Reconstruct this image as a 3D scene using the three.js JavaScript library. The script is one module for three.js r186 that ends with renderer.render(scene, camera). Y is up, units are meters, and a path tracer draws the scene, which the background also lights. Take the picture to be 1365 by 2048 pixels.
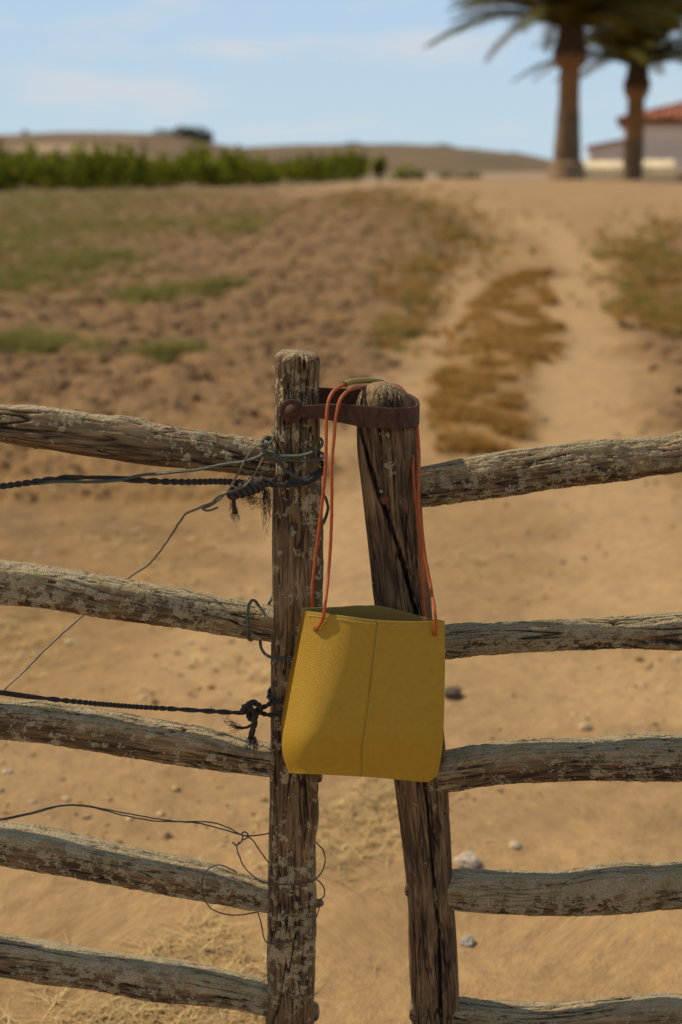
import * as THREE from 'three';
import { mergeGeometries } from 'three/addons/utils/BufferGeometryUtils.js';
import { ImprovedNoise } from 'three/addons/math/ImprovedNoise.js';

// ------------------------------------------------------------------ camera, sky, sun, exposure
const W = 1365, H = 2048, F = 2844, EYE = 1.55, DIST = 1.93;       // the photograph's pixels; focal length in them; eye height; metres to the gate
const PITCH = Math.atan(694 / F);
const scene = new THREE.Scene();
const camera = new THREE.PerspectiveCamera(2 * Math.atan(H / 2 / F) * 180 / Math.PI, W / H, 0.05, 3000);
camera.position.set(0, EYE, DIST);
camera.rotation.set(-PITCH, 0, 0);
camera.focus = 2.03; camera.userData.fStop = 3.2;
const renderer = new THREE.WebGLRenderer({ antialias: true });
renderer.setSize(682, 1024);
renderer.toneMapping = THREE.LinearToneMapping;
renderer.toneMappingExposure = 0.81;
renderer.shadowMap.enabled = true;

const SUN = new THREE.Vector3(-0.60, 0.78, -0.15).normalize();
const sun = new THREE.DirectionalLight(new THREE.Color(1, 0.86, 0.64), 4.9);
sun.position.copy(SUN).multiplyScalar(60); sun.castShadow = true; sun.shadow.radius = 1;
Object.assign(sun.shadow.camera, { left: -45, right: 45, top: 45, bottom: -45, near: 1, far: 200 });
sun.shadow.mapSize.set(4096, 4096);
scene.add(sun, sun.target);

const PN = new ImprovedNoise();
const noise = (x, y, z) => PN.noise(x, y, z);
const fbm = (x, y, z, o = 3) => { let s = 0, a = 1, t = 0; for (let i = 0; i < o; i++) { s += a * PN.noise(x, y, z); t += a; a *= 0.5; x = x * 2.03 + 5.1; y = y * 2.03 + 3.7; z = z * 2.03 + 1.3; } return s / t; };
const sm = (a, b, x) => { const t = Math.min(1, Math.max(0, (x - a) / (b - a))); return t * t * (3 - 2 * t); };
const lerp = (a, b, t) => a + (b - a) * t;
function rng(seed) { let s = seed >>> 0; return () => { s = (s + 0x6d2b79f5) | 0; let t = Math.imul(s ^ (s >>> 15), 1 | s); t = (t + Math.imul(t ^ (t >>> 7), 61 | t)) ^ t; return ((t ^ (t >>> 14)) >>> 0) / 4294967296; }; }

{ // sky: pale blue towards the horizon, deeper overhead, thin streaks of cloud
  const w = 2048, h = 1024, d = new Float32Array(w * h * 4);
  const hor = [0.545, 0.690, 0.780], low = [0.470, 0.640, 0.830], mid = [0.215, 0.305, 0.43], zen = [0.090, 0.130, 0.200], cl = [0.66, 0.70, 0.74];
  for (let j = 0; j < h; j++) for (let i = 0; i < w; i++) {
    const el = ((j + 0.5) / h - 0.5) * 180, az = ((i + 0.5) / w) * 2 * Math.PI;
    const e = Math.max(el, 0), o = (j * w + i) * 4;
    const a = sm(0, 7, e), b = sm(5, 35, e), c = sm(25, 85, e);
    let cm = 0;
    if (el > -2) {
      const ca = Math.cos(az), sa = Math.sin(az), k = 1 + e * 0.02;
      const n = fbm(ca * 5.5 + 3.1, sa * 5.5 + 1.7, el * 0.62 / k, 4) + 0.35 * fbm(ca * 22, sa * 22, el * 1.5 / k + 9, 3);
      cm = sm(-0.06, 0.34, n) * 0.72 * (1 - 0.5 * sm(30, 80, e));
    }
    for (let q = 0; q < 3; q++) {
      let v = lerp(lerp(lerp(hor[q], low[q], a), mid[q], b), zen[q], c);
      v = lerp(v, cl[q], cm);
      if (el < 0) v *= lerp(1, 0.5, sm(0, -30, el));
      d[o + q] = v / 0.83;
    }
    d[o + 3] = 1;
  }
  const t = new THREE.DataTexture(d, w, h, THREE.RGBAFormat, THREE.FloatType);
  t.mapping = THREE.EquirectangularReflectionMapping; t.magFilter = THREE.LinearFilter; t.minFilter = THREE.LinearFilter; t.needsUpdate = true;
  scene.background = t; scene.environment = t;
}

// ------------------------------------------------------------------ helpers
const CP = Math.cos(PITCH), SP = Math.sin(PITCH);
function ray(px, py) { const dx = (px - W / 2) / F, dy = (H / 2 - py) / F; return new THREE.Vector3(dx, -SP + dy * CP, -CP - dy * SP); }
function G(px, py, z = 0) { const d = ray(px, py), t = (z - DIST) / d.z; return new THREE.Vector3(d.x * t, EYE + d.y * t, z); }   // a point of the upright plane at depth z
const names = new Map();
function numbered(n) { const k = names.get(n) ?? 0; names.set(n, k + 1); return k ? n + '_' + String(k).padStart(3, '0') : n; }
function tag(o, label, category, group) { o.userData.label = label; o.userData.category = category; if (group) o.userData.group = group; return o; }
function thing(name, label, category, pos = [0, 0, 0], group) { const o = new THREE.Group(); o.name = numbered(name); o.position.set(...pos); scene.add(o); return tag(o, label, category, group); }
function mesh(name, geo, mat, parent = scene) { const m = new THREE.Mesh(geo, mat); m.name = parent === scene ? numbered(name) : name; m.castShadow = m.receiveShadow = true; parent.add(m); return m; }
const structure = (m) => { m.userData.kind = 'structure'; return m; };
const stuff = (m, label, category) => { m.userData.kind = 'stuff'; if (label) tag(m, label, category); return m; };
const lin = (r, g, b) => new THREE.Color().setRGB(r, g, b);
const std = (r, g, b, rough = 0.9, more = {}) => new THREE.MeshStandardMaterial({ color: lin(r, g, b), roughness: rough, ...more });

// a grid of (nu+1) x (nv+1) points; wrapU joins the first and last columns' normals
function gridGeo(nu, nv, fn, wrap = false) {
  const P = new Float32Array((nu + 1) * (nv + 1) * 3), U = new Float32Array((nu + 1) * (nv + 1) * 2), I = [];
  const p = new THREE.Vector3(); const uv = [0, 0];
  for (let j = 0; j <= nv; j++) for (let i = 0; i <= nu; i++) { uv[0] = i / nu; uv[1] = j / nv; fn(i / nu, j / nv, p, uv); const k = j * (nu + 1) + i; P.set([p.x, p.y, p.z], k * 3); U.set(uv, k * 2); }
  for (let j = 0; j < nv; j++) for (let i = 0; i < nu; i++) { const a = j * (nu + 1) + i, b = a + 1, c = a + nu + 1, d = c + 1; I.push(a, b, d, a, d, c); }
  const g = new THREE.BufferGeometry();
  g.setAttribute('position', new THREE.BufferAttribute(P, 3)); g.setAttribute('uv', new THREE.BufferAttribute(U, 2)); g.setIndex(I);
  g.computeVertexNormals();
  if (wrap) { const N = g.attributes.normal; for (let j = 0; j <= nv; j++) { const a = j * (nu + 1), b = a + nu; const v = new THREE.Vector3(N.getX(a) + N.getX(b), N.getY(a) + N.getY(b), N.getZ(a) + N.getZ(b)).normalize(); N.setXYZ(a, v.x, v.y, v.z); N.setXYZ(b, v.x, v.y, v.z); } }
  return g;
}
function flip(g) { const I = g.index.array; for (let i = 0; i < I.length; i += 3) { const t = I[i]; I[i] = I[i + 1]; I[i + 1] = t; } g.computeVertexNormals(); return g; }
function dataTex(w, h, fill, srgb, ch = 4) {
  const d = new Uint8Array(w * h * ch); fill(d);
  const t = new THREE.DataTexture(d, w, h, ch === 4 ? THREE.RGBAFormat : THREE.RedFormat);
  t.wrapS = t.wrapT = THREE.RepeatWrapping; t.magFilter = THREE.LinearFilter; t.minFilter = THREE.LinearMipmapLinearFilter; t.generateMipmaps = true;
  if (srgb) t.colorSpace = THREE.SRGBColorSpace; t.needsUpdate = true; return t;
}
const enc = (v) => { v = Math.min(1, Math.max(0, v)); return Math.round(255 * (v <= 0.0031308 ? 12.92 * v : 1.055 * Math.pow(v, 1 / 2.4) - 0.055)); };
const curve = (pts) => new THREE.CatmullRomCurve3(pts.map((p) => (p.isVector3 ? p : G(...p))), false, 'centripetal');
function tube(pts, r, seg = 80, rad = 8, wob = 0, seed = 1) {
  const c = curve(pts), g = new THREE.TubeGeometry(c, seg, r, rad, false);
  if (wob) { const A = g.attributes.position; for (let i = 0; i < A.count; i++) { const x = A.getX(i), y = A.getY(i), z = A.getZ(i); A.setXYZ(i, x + wob * noise(x * 90 + seed, y * 90, z * 90), y + wob * noise(x * 90, y * 90 + seed, z * 90 + 7), z + wob * noise(x * 90 + 3, y * 90, z * 90 + seed)); } g.computeVertexNormals(); }
  const caps = [[c.getPointAt(0), 0], [c.getPointAt(1), 1]].map(([p]) => { const s = new THREE.SphereGeometry(r * 0.98, 8, 6); s.translate(p.x, p.y, p.z); return s; });
  return mergeGeometries([g, ...caps]);
}

// ------------------------------------------------------------------ the ground
// height of the land: flat by the gate, rising to a crest 30 m off on the right and 40 m off on the left
function hump(pts, x) { if (x <= pts[0][0]) return pts[0][1]; for (let i = 1; i < pts.length; i++) if (x <= pts[i][0]) { const [a, b] = pts[i - 1], [c, d] = pts[i], t = (x - a) / (c - a); return lerp(b, d, t * t * (3 - 2 * t) * 0.5 + t * 0.5); } return pts[pts.length - 1][1]; }
const RISE_R = [[6, 0], [12, 0.16], [20, 0.68], [28, 1.13], [34, 1.24], [42, 1.17], [60, 0.95], [90, 0.75], [160, 0.55], [700, 0.2]];
const RISE_L = [[6, 0], [12, 0.10], [22, 0.42], [32, 0.72], [40, 0.80], [52, 0.72], [78, 0.46], [120, 0.3], [160, 0.4], [700, 0.2]];
function land(x, z) { const D = Math.hypot(x * 0.5, DIST - z); const k = sm(-0.10, 0.09, x / Math.max(D, 4)); return lerp(hump(RISE_L, D), hump(RISE_R, D), k); }
function onLand(px, py) { const d = ray(px, py); let t = 1.5; for (let i = 0; i < 6000; i++) { const x = d.x * t, y = EYE + d.y * t, z = DIST + d.z * t; if (y <= land(x, z)) return new THREE.Vector3(x, land(x, z), z); t *= 1.003; } return null; }
// regions of the ground, as bands whose edges run with depth: [depth from the camera, left edge, right edge]
const band = (rows) => rows.map(([py, a, b]) => { const A = onLand(a, py), B = onLand(b, py); return [DIST - A.z, A.x, B.x]; }).sort((p, q) => p[0] - q[0]);
const STRIP = band([[905, 905, 1010], [880, 862, 1055], [840, 858, 1048], [800, 868, 1020], [760, 882, 1030], [700, 900, 1115], [660, 925, 1110], [620, 945, 1090], [580, 985, 1095], [545, 1045, 1085]]);
const TRACK = band([[1000, 640, 1330], [900, 730, 1320], [800, 790, 1290], [700, 830, 1262], [620, 862, 1245], [560, 892, 1240], [500, 930, 1250], [450, 960, 1330], [420, 930, 1400], [395, 800, 1500], [375, 780, 1600]]);
function inBand(B, D, x) { if (D < B[0][0] || D > B[B.length - 1][0]) return null; for (let i = 1; i < B.length; i++) if (D <= B[i][0]) { const t = (D - B[i - 1][0]) / (B[i][0] - B[i - 1][0]); return [lerp(B[i - 1][1], B[i][1], t), lerp(B[i - 1][2], B[i][2], t)]; } return null; }
const RUTS = [[[905, 560], [872, 660], [800, 790], [735, 900], [670, 1010], [615, 1180], [560, 1400]], [[1175, 520], [1170, 620], [1172, 740], [1190, 880], [1225, 1010], [1290, 1200], [1390, 1450]]].map((l) => l.map(([px, py]) => { const p = onLand(px, py); return [DIST - p.z, p.x]; }).sort((a, b) => a[0] - b[0]));
function ruts(x, z, wob) { const D = DIST - z; let best = 0; for (const l of RUTS) { if (D < l[0][0] || D > l[l.length - 1][0] + 6) continue; let X = l[l.length - 1][1]; for (let i = 1; i < l.length; i++) if (D <= l[i][0]) { X = lerp(l[i - 1][1], l[i][1], (D - l[i - 1][0]) / (l[i][0] - l[i - 1][0])); break; } best = Math.max(best, 1 - sm(0.14, 0.52, Math.abs(x - X + wob))); } return best; }
function regions(x, z) {
  const D = DIST - z, n1 = fbm(x * 1.1, z * 1.1, 3, 3), n2 = fbm(x * 4.3, z * 4.3, 8, 2);
  let track = D < TRACK[0][0] ? 1 : 0, strip = 0;
  const t = inBand(TRACK, D, x); if (t) { const w = 0.22 + D * 0.012; track = sm(t[0] - w, t[0] + w, x + n1 * 0.7 + n2 * 0.2) * (1 - sm(t[1] - w, t[1] + w, x + n1 * 0.6 + n2 * 0.2)); }
  if (D > TRACK[TRACK.length - 1][0]) track = sm(-3, 0.5, x + n1 * 3);
  const s = inBand(STRIP, D, x); if (s) { const w = 0.16; strip = sm(s[0] - w, s[0] + w, x + n1 * 0.25 + n2 * 0.2) * (1 - sm(s[1] - w, s[1] + w, x + n1 * 0.35 + n2 * 0.25)); }
  const near = 1 - sm(3.9, 7.2, D + n1 * 2.2 - 1.1 * sm(0.4, -0.7, x) * -1 - 0.9 * sm(-0.2, 0.5, x));
  track = Math.max(track, near);
  return { D, n1, n2, track, strip, near };
}
{
  const angs = []; for (let a = -180; a < 180;) { angs.push(a); const q = Math.abs(a + 0.1); a += q < 18 ? 0.13 : q < 30 ? 0.6 : 6; } angs.push(180);
  const rows = [0.02, 0.3, 0.8, 1.3]; let D = 1.7; while (D < 900) { rows.push(D); D *= D < 16 ? 1.0052 : D < 45 ? 1.008 : 1.05; }
  const na = angs.length, P = [], C = [], U = [], I = [];
  for (const r of rows) for (const a of angs) {
    const th = a * Math.PI / 180, x = r * Math.sin(th), z = DIST - r * Math.cos(th);
    const q = regions(x, z), { n1, n2 } = q, Dd = Math.max(q.D, 0);
    let y = land(x, z);
    const fade = 1 - sm(35, 60, r);
    const f1 = fbm(x * 7, z * 7, 1.5, 4), f2 = noise(x * 21, z * 21, 4.2), big = fbm(x * 1.7, z * 1.7, 5, 2);
    const clod = (1 - q.track) * fade;
    y += clod * 0.011 * (1 + n1) * Math.sin((x * 0.97 + z * 0.12 + 0.3 * n1) * 11.5) * sm(5, 8, Dd);
    y += clod * (0.055 * f1 + 0.022 * f2 + 0.05 * big + 0.02) + q.track * fade * (0.010 * f1 + 0.012 * big + 0.004 * f2);
    y += q.strip * 0.012 - 0.02 * q.track * (1 - q.strip) * sm(5, 9, Dd) * fade;
    // soil colours, dry
    const dirt = [0.395, 0.242, 0.104], field = [0.225, 0.123, 0.046], ochre = [0.29, 0.16, 0.042], olive = [0.15, 0.13, 0.04];
    const tone = 1 + 0.28 * n1 + 0.18 * n2 + 0.12 * f1;
    const g = sm(0.0, 0.5, fbm(x * 0.55 + 9, z * 0.30, 7, 3) + 0.5 * sm(-3.5, -8, x) * sm(12, 24, Dd) - 0.25 + 0.12 * sm(24, 36, Dd)) * (1 - q.track) * fade;
    const rut = ruts(x, z, n1 * 0.25 + n2 * 0.06) * q.track * (1 - q.strip);
    const leftDry = (1 - sm(-0.75, -0.1, x + n1 * 0.6)) * sm(3.2, 5.2, Dd + n2 * 0.9 + n1) * (1 - sm(7, 10, Dd));
    const wear = sm(-0.1, 0.5, fbm(x * 0.9, z * 2.2, 31, 3)) * q.near;
    const c = [0, 1, 2].map((k) => {
      let v = lerp(field[k] * (1 + 0.5 * f1), dirt[k], q.track) * tone;
      v = lerp(v, dirt[k] * [1.22, 1.24, 1.3][k], rut * 0.75); v = lerp(v, [0.33, 0.185, 0.066][k] * tone, q.track * (1 - rut) * sm(4, 6, Dd) * (1 - sm(18, 26, Dd)) * 0.55);
      v = lerp(v, ochre[k] * tone, Math.max(q.strip * 0.6, wear * 0.30)); v = lerp(v, [0.285, 0.160, 0.054][k] * tone * (1 + 0.25 * n2), leftDry * 0.8);
      v = lerp(v, ochre[k] * 0.9, 0.4 * (1 - q.track) * sm(0.0, 0.4, fbm(x * 0.8, z * 0.5, 44, 2)));
      v = lerp(v, olive[k] * (1 + 0.5 * n2), g * 0.75);
      if (r > 45) v = lerp(v, [0.36, 0.25, 0.15][k] * (1 + 0.3 * fbm(x * 0.05, z * 0.02, 3, 2)), sm(45, 80, r));
      return Math.max(0.01, v);
    });
    P.push(x, y, z); C.push(...c); U.push(x, z);
  }
  for (let j = 0; j < rows.length - 1; j++) for (let i = 0; i < na - 1; i++) { const a = j * na + i, b = a + 1, c = a + na, d = c + 1; I.push(a, b, d, a, d, c); }
  const g = new THREE.BufferGeometry();
  g.setAttribute('position', new THREE.Float32BufferAttribute(P, 3)); g.setAttribute('color', new THREE.Float32BufferAttribute(C, 3)); g.setAttribute('uv', new THREE.Float32BufferAttribute(U, 2)); g.setIndex(I); g.computeVertexNormals();
  if (g.attributes.normal.getY(na * 20 + 5) < 0) flip(g);
  const n = 1024, tn = (x, y, f, s) => { // seamless noise on a 1 m tile
    const a = x * 2 * Math.PI, b = y * 2 * Math.PI, R = f / (2 * Math.PI); return noise(Math.cos(a) * R + s, Math.sin(a) * R + Math.cos(b) * R * 0.73, Math.sin(b) * R + s * 1.7); };
  const hgt = new Float32Array(n * n); for (let j = 0; j < n; j++) for (let i = 0; i < n; i++) { const x = i / n, y = j / n; const a = tn(x, y, 18, 2), b = tn(x, y, 50, 5), c = tn(x, y, 120, 9), e = tn(x, y, 300, 3); hgt[j * n + i] = 0.35 * a + 0.35 * b + 0.3 * c + 0.25 * e; }
  const map = dataTex(n, n, (d) => { for (let i = 0; i < n * n; i++) { const v = 0.86 + 0.34 * hgt[i]; d.set([enc(v), enc(v * 0.99), enc(v * 0.97), 255], i * 4); } }, true);
  const bump = dataTex(n, n, (d) => { for (let i = 0; i < n * n; i++) d[i] = Math.max(0, Math.min(255, 128 + 120 * hgt[i])); }, false, 1);
  structure(mesh('ground', g, new THREE.MeshStandardMaterial({ vertexColors: true, map, bumpMap: bump, bumpScale: 0.007, roughness: 1 })));
}

// far hills: heightfields that stand where the land ends
function hill(name, D, ridge, depth, colour, seed) {
  const pts = ridge.map(([px, py]) => [(px - W / 2) / F * D / 1.03, EYE + (330 - py) * D / F / 1.06]);
  const x0 = pts[0][0], x1 = pts[pts.length - 1][0], nu = 260, nv = 60, C = [];
  const h = (x) => { for (let i = 1; i < pts.length; i++) if (x <= pts[i][0]) { const t = (x - pts[i - 1][0]) / (pts[i][0] - pts[i - 1][0]); return lerp(pts[i - 1][1], pts[i][1], t * t * (3 - 2 * t) * 0.6 + t * 0.4); } return pts[pts.length - 1][1]; };
  const g = gridGeo(nu, nv, (u, v, p) => {
    const x = lerp(x0, x1, u), s = v * 2 - 1;           // s = 0 on the ridge
    const z = DIST - D - s * depth, f = s < 0 ? Math.pow(Math.cos(s * Math.PI / 2), 0.75) : Math.cos(s * Math.PI / 2);
    p.set(x, lerp(-1.0, h(x), f) + 0.16 * fbm(x * 0.12, z * 0.1, seed, 3) * f, z);
    const t = 1 + 0.55 * fbm(x * 0.06, z * 0.10, seed, 4) + 0.2 * noise(x * 0.5, z * 0.5, seed);
    const c = colour(x, s, z); C.push(c[0] * t, c[1] * t, c[2] * t);
  });
  g.setAttribute('color', new THREE.Float32BufferAttribute(C, 3));
  return structure(mesh(name, flip(g), new THREE.MeshStandardMaterial({ vertexColors: true, roughness: 1, side: THREE.DoubleSide })));
}
hill('hill', 215, [[-700, 330], [-300, 290], [-100, 277], [0, 272], [60, 271], [150, 266], [240, 267], [330, 268], [400, 279], [450, 290], [500, 295], [560, 305], [650, 330]], 75, (x, s) => {
  const pale = sm(0.02, 0.2, fbm(x * 0.05 + 4, s * 3.5, 2, 2)) * (1 - sm(-0.55, -0.45, s));
  const red = sm(-0.35, -0.1, s); return [0, 1, 2].map((k) => lerp(lerp([0.150, 0.090, 0.038][k], [0.32, 0.22, 0.12][k], pale), [0.145, 0.075, 0.032][k], red));
}, 3);
hill('hill', 290, [[380, 330], [470, 300], [520, 294], [600, 290], [700, 289], [800, 289], [860, 291], [940, 299], [1000, 305], [1060, 317], [1110, 331], [1160, 345], [1260, 350]], 100, (x, s) => {
  const dark = sm(-0.2, -0.06, s); return [0, 1, 2].map((k) => lerp([0.140, 0.090, 0.038][k], [0.085, 0.042, 0.018][k], dark));
}, 8);

// ------------------------------------------------------------------ wood
const WOODS = { // dark grain, light grain, bleached top
  grey: [[0.050, 0.026, 0.010], [0.245, 0.150, 0.068], [0.42, 0.30, 0.165]],
  brown: [[0.046, 0.024, 0.010], [0.25, 0.15, 0.068], [0.38, 0.255, 0.13]],
};
// what weathered wood is like at u metres along and angle th round a log of radius R
function woodAt(u, th, R, o, out) {
  const s = o.seed * 13.7, cx = Math.cos(th), cy = Math.sin(th), X = cx * R, Y = cy * R;
  const wv = 0.0020 * noise(X * 30 + s, Y * 30, u * 9) + 0.0035 * noise(s + 4, Y * 12, u * 5), xx = X + wv, yy = Y - wv;
  const lump = fbm(X * 26 + s, Y * 26, u * 11 + s, 2);
  const ridge = noise(xx * 130 + s, yy * 130, u * 6.5 + s), fib = noise(xx * 360 + s, yy * 360, u * 22), fine = noise(xx * 900, yy * 900 + s, u * 75);
  const cr = Math.abs(noise(xx * 85 + s * 2, yy * 85, u * 5.2 + 9)) , cr2 = Math.abs(noise(xx * 170 + s, yy * 170, u * 13 + 3)), net = Math.abs(noise(X * 130 + s, Y * 130 + 5, u * 70)), net2 = Math.abs(noise(X * 260 + s, Y * 260 + 5, u * 120));
  const gate = sm(-0.1, 0.25, noise(X * 20, Y * 20 + s, u * 6));
  const endk = sm(0.72, 0.99, R / o.R0), crack = (1 - sm(0.0, 0.055, cr)) * gate * lerp(0.25, 1, endk), hair = (1 - sm(0.02, 0.13, cr2)) * sm(-0.30, 0.10, noise(X * 35 + 2, Y * 35, u * 14 + s)), craze = Math.max((1 - sm(0, 0.07, net)) * sm(-0.15, 0.2, noise(X * 30, Y * 30 + 8, u * 20 + s)), 0.6 * (1 - sm(0, 0.09, net2)) * sm(0.0, 0.3, noise(X * 40 + 8, Y * 40, u * 25 + s)));
  const pat = fbm(X * 22 + s + 7, Y * 22, u * 9, 3);
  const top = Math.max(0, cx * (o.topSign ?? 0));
  // lichen in lobed patches
  const wx = 0.004 * noise(X * 160, Y * 160, u * 160 + s), L0 = fbm((X + wx) * 78 + s * 3, (Y - wx) * 78, (u + wx) * 62 + s, 4) + 0.22 * noise(X * 420, Y * 420, u * 380 + s);
  const zone = noise(X * 14 + s, Y * 14 + 2, u * 5.5 - s) * 0.30;
  const thr = o.lichen - 0.22 * top - zone;
  const lich = sm(thr, thr + 0.06, L0) * (1 - 0.8 * crack) * (1 - 0.75 * craze), edge = sm(thr, thr + 0.16, L0);
  const speck = noise(X * 520, Y * 520, u * 520 + s), speck2 = noise(X * 1300, Y * 1300 + s, u * 1300);
  out.coarse = 0.0026 * lump + 0.0016 * ridge - 0.0045 * crack + 0.0009 * edge * lich - 0.0009 * hair;
  out.fine = 0.5 + 0.16 * ridge + 0.20 * fib + 0.12 * fine - 0.42 * crack - 0.22 * hair + lich * (0.16 + 0.20 * speck + 0.14 * speck2);
  const [dk, lt, bl] = o.wood;
  let g = 0.50 + 0.45 * ridge + 0.62 * fib + 0.42 * fine + 0.5 * pat; g = Math.min(1.15, Math.max(0, g));
  const cav = 1 - 0.88 * crack - 0.80 * hair * (1 - crack), mott = 1 + 0.5 * sm(0.1, 0.5, pat) - 0.35 * sm(0.05, 0.45, -pat);
  const yl = noise(X * 40, Y * 40, u * 30 + s * 2);
  for (let k = 0; k < 3; k++) {
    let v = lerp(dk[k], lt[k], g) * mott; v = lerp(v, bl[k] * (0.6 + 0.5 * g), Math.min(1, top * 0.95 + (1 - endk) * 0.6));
    const lc = (o.lc ?? [0.40, 0.32, 0.195])[k] * (1 + 0.55 * speck + 0.40 * speck2) * lerp(1, [0.86, 0.86, 0.72][k], sm(-0.2, 0.4, yl));
    v = lerp(v, lc, lich * 0.9);
    out.c[k] = v * lerp(1, cav, 1 - 0.6 * lich);
  }
  return out;
}
const smp = { coarse: 0, fine: 0, c: [0, 0, 0] };
/* A log in the gate's plane from measured outlines. o.axis 'x': rows are [px, top, bottom]; 'y': rows are [py, left, right].
   cut(px, py) gives extra depth taken away on the face towards the viewer. */
function makeLog(name, parent, o) {
  const z0 = o.z ?? 0, rows = o.rows.map(([s, a, b]) => { const A = o.axis === 'x' ? G(s, a, z0) : G(a, s, z0), B = o.axis === 'x' ? G(s, b, z0) : G(b, s, z0); const c = A.clone().add(B).multiplyScalar(0.5); return [c.x, c.y, A.distanceTo(B) / 2]; });
  const cum = [0]; for (let i = 1; i < rows.length; i++) cum.push(cum[i - 1] + Math.hypot(rows[i][0] - rows[i - 1][0], rows[i][1] - rows[i - 1][1]));
  const L = cum[cum.length - 1];
  const at = (u) => { let i = 1; while (i < rows.length - 1 && cum[i] < u) i++; const t = (u - cum[i - 1]) / (cum[i] - cum[i - 1]), P = rows[Math.max(0, i - 2)], A = rows[i - 1], B = rows[i], Q = rows[Math.min(rows.length - 1, i + 1)];
    const d0 = cum[i] - (cum[i - 2] ?? cum[i - 1]), d1 = (cum[i + 1] ?? cum[i]) - cum[i - 1], dd = cum[i] - cum[i - 1];
    return [0, 1, 2].map((k) => { const m0 = (B[k] - P[k]) / (d0 || 1) * dd, m1 = (Q[k] - A[k]) / (d1 || 1) * dd, t2 = t * t, t3 = t2 * t; return (2 * t3 - 3 * t2 + 1) * A[k] + (t3 - 2 * t2 + t) * m0 + (-2 * t3 + 3 * t2) * B[k] + (t3 - t2) * m1; }); };
  const R = o.R ?? rows.reduce((s, r) => s + r[2], 0) / rows.length, ratio = o.ratio ?? 0.9, ne = o.square ?? 2.6, turn = o.turn ?? 0;
  o.R0 = R; const seg = o.seg ?? 132, nv = o.nv ?? Math.round(L / 0.0028);
  const sun = o.axis === 'x' ? 1 : 0; o.topSign = sun; o.wood ??= WOODS.grey; o.lichen ??= 0.2;
  const capA = o.capA ?? 0, capB = o.capB ?? 0;    // metres over which an end rounds off
  const kAt = (u) => { let k = 1; const q = o.capPow ?? 2.6; if (capA && u < capA) k = Math.pow(Math.max(0, 1 - (1 - u / capA) ** q), 1 / q); if (capB && L - u < capB) k = Math.min(k, Math.pow(Math.max(0, 1 - (1 - (L - u) / capB) ** 2.6), 1 / 2.6)); return k; };
  const g = gridGeo(seg, nv, (a, b, p, uv) => {
    // more rings where an end rounds off
    let u = b * L; const [cx, cy, hw] = at(u), e = 0.004, q0 = at(Math.max(0, u - e)), q1 = at(Math.min(L, u + e));
    let tx = q1[0] - q0[0], ty = q1[1] - q0[1]; const tl = Math.hypot(tx, ty); tx /= tl; ty /= tl;
    let mx = -ty, my = tx; if (o.axis === 'x' ? my < 0 : mx < 0) { mx = -mx; my = -my; }
    const th = a * Math.PI * 2, el = Math.atan((EYE - cy) / DIST), c = Math.cos(th), s = Math.sin(th);
    const c2 = Math.cos(th + turn), s2 = Math.sin(th + turn), rr = Math.pow(Math.pow(Math.abs(c2), ne) + Math.pow(Math.abs(s2), ne), -1 / ne);
    const half = hw * (o.axis === 'x' ? 1 / Math.sqrt(1 + ratio * ratio * Math.tan(el) ** 2) : 1);
    const k = b === 0 || b === 1 ? 0 : kAt(u);
    woodAt(u, th, R * k, o, smp);
    const dsp = smp.coarse * (o.rough ?? 1) * Math.sqrt(k);
    let ox = half * rr * c * k + dsp * c, oz = half * ratio * rr * s * k + dsp * s;
    p.set(cx + mx * ox, cy + my * ox, z0 + oz);
    if (o.cut && s > 0) { const [px, py] = pix(p); p.z -= o.cut(px, py) * Math.min(1, s * 1.5); }
    uv[0] = u / L; uv[1] = a;
  }, true);
  let key = o.share, mat;
  if (key && makeLog.cache[key]) mat = makeLog.cache[key];
  else {
    const w = Math.min(2048, Math.round(L / (o.texel ?? 0.00062))), h = 352, T = [w, h];
    const hb = new Uint8Array(w * h);
    const map = dataTex(w, h, (d) => { for (let j = 0; j < h; j++) for (let i = 0; i < w; i++) { const u = (i + 0.5) / w * L, th = (j + 0.5) / h * Math.PI * 2; woodAt(u, th, R * kAt(u), o, smp); const m = 1; const k = (j * w + i); d[k * 4] = enc(smp.c[0] * m); d[k * 4 + 1] = enc(smp.c[1] * m); d[k * 4 + 2] = enc(smp.c[2] * m); d[k * 4 + 3] = 255; hb[k] = Math.max(0, Math.min(255, 255 * smp.fine)); } }, true);
    const bump = dataTex(w, h, (d) => d.set(hb), false, 1);
    mat = new THREE.MeshStandardMaterial({ map, bumpMap: bump, bumpScale: o.bump ?? 0.0042, roughness: 0.92 });
    if (key) makeLog.cache[key] = mat;
  }
  // gridGeo winds u x v; keep faces outward
  const N = g.attributes.normal, P = g.attributes.position, mid = Math.floor(nv / 2) * (seg + 1) + Math.floor(seg / 4); if (N.getZ(mid) < 0) { flip(g); }
  return mesh(name, g, mat, parent);
}
makeLog.cache = {};
const pix = (p) => { const dz = p.z - DIST, dy = p.y - EYE, dep = -dz * CP - dy * SP, up = dy * CP - dz * SP; return [W / 2 + p.x * F / dep, H / 2 - up * F / dep]; };
const spot = (x, y, rx, ry, d) => (px, py) => { const q = ((px - x) / rx) ** 2 + ((py - y) / ry) ** 2; return q < 1 ? d * (1 - q) : 0; };
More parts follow.
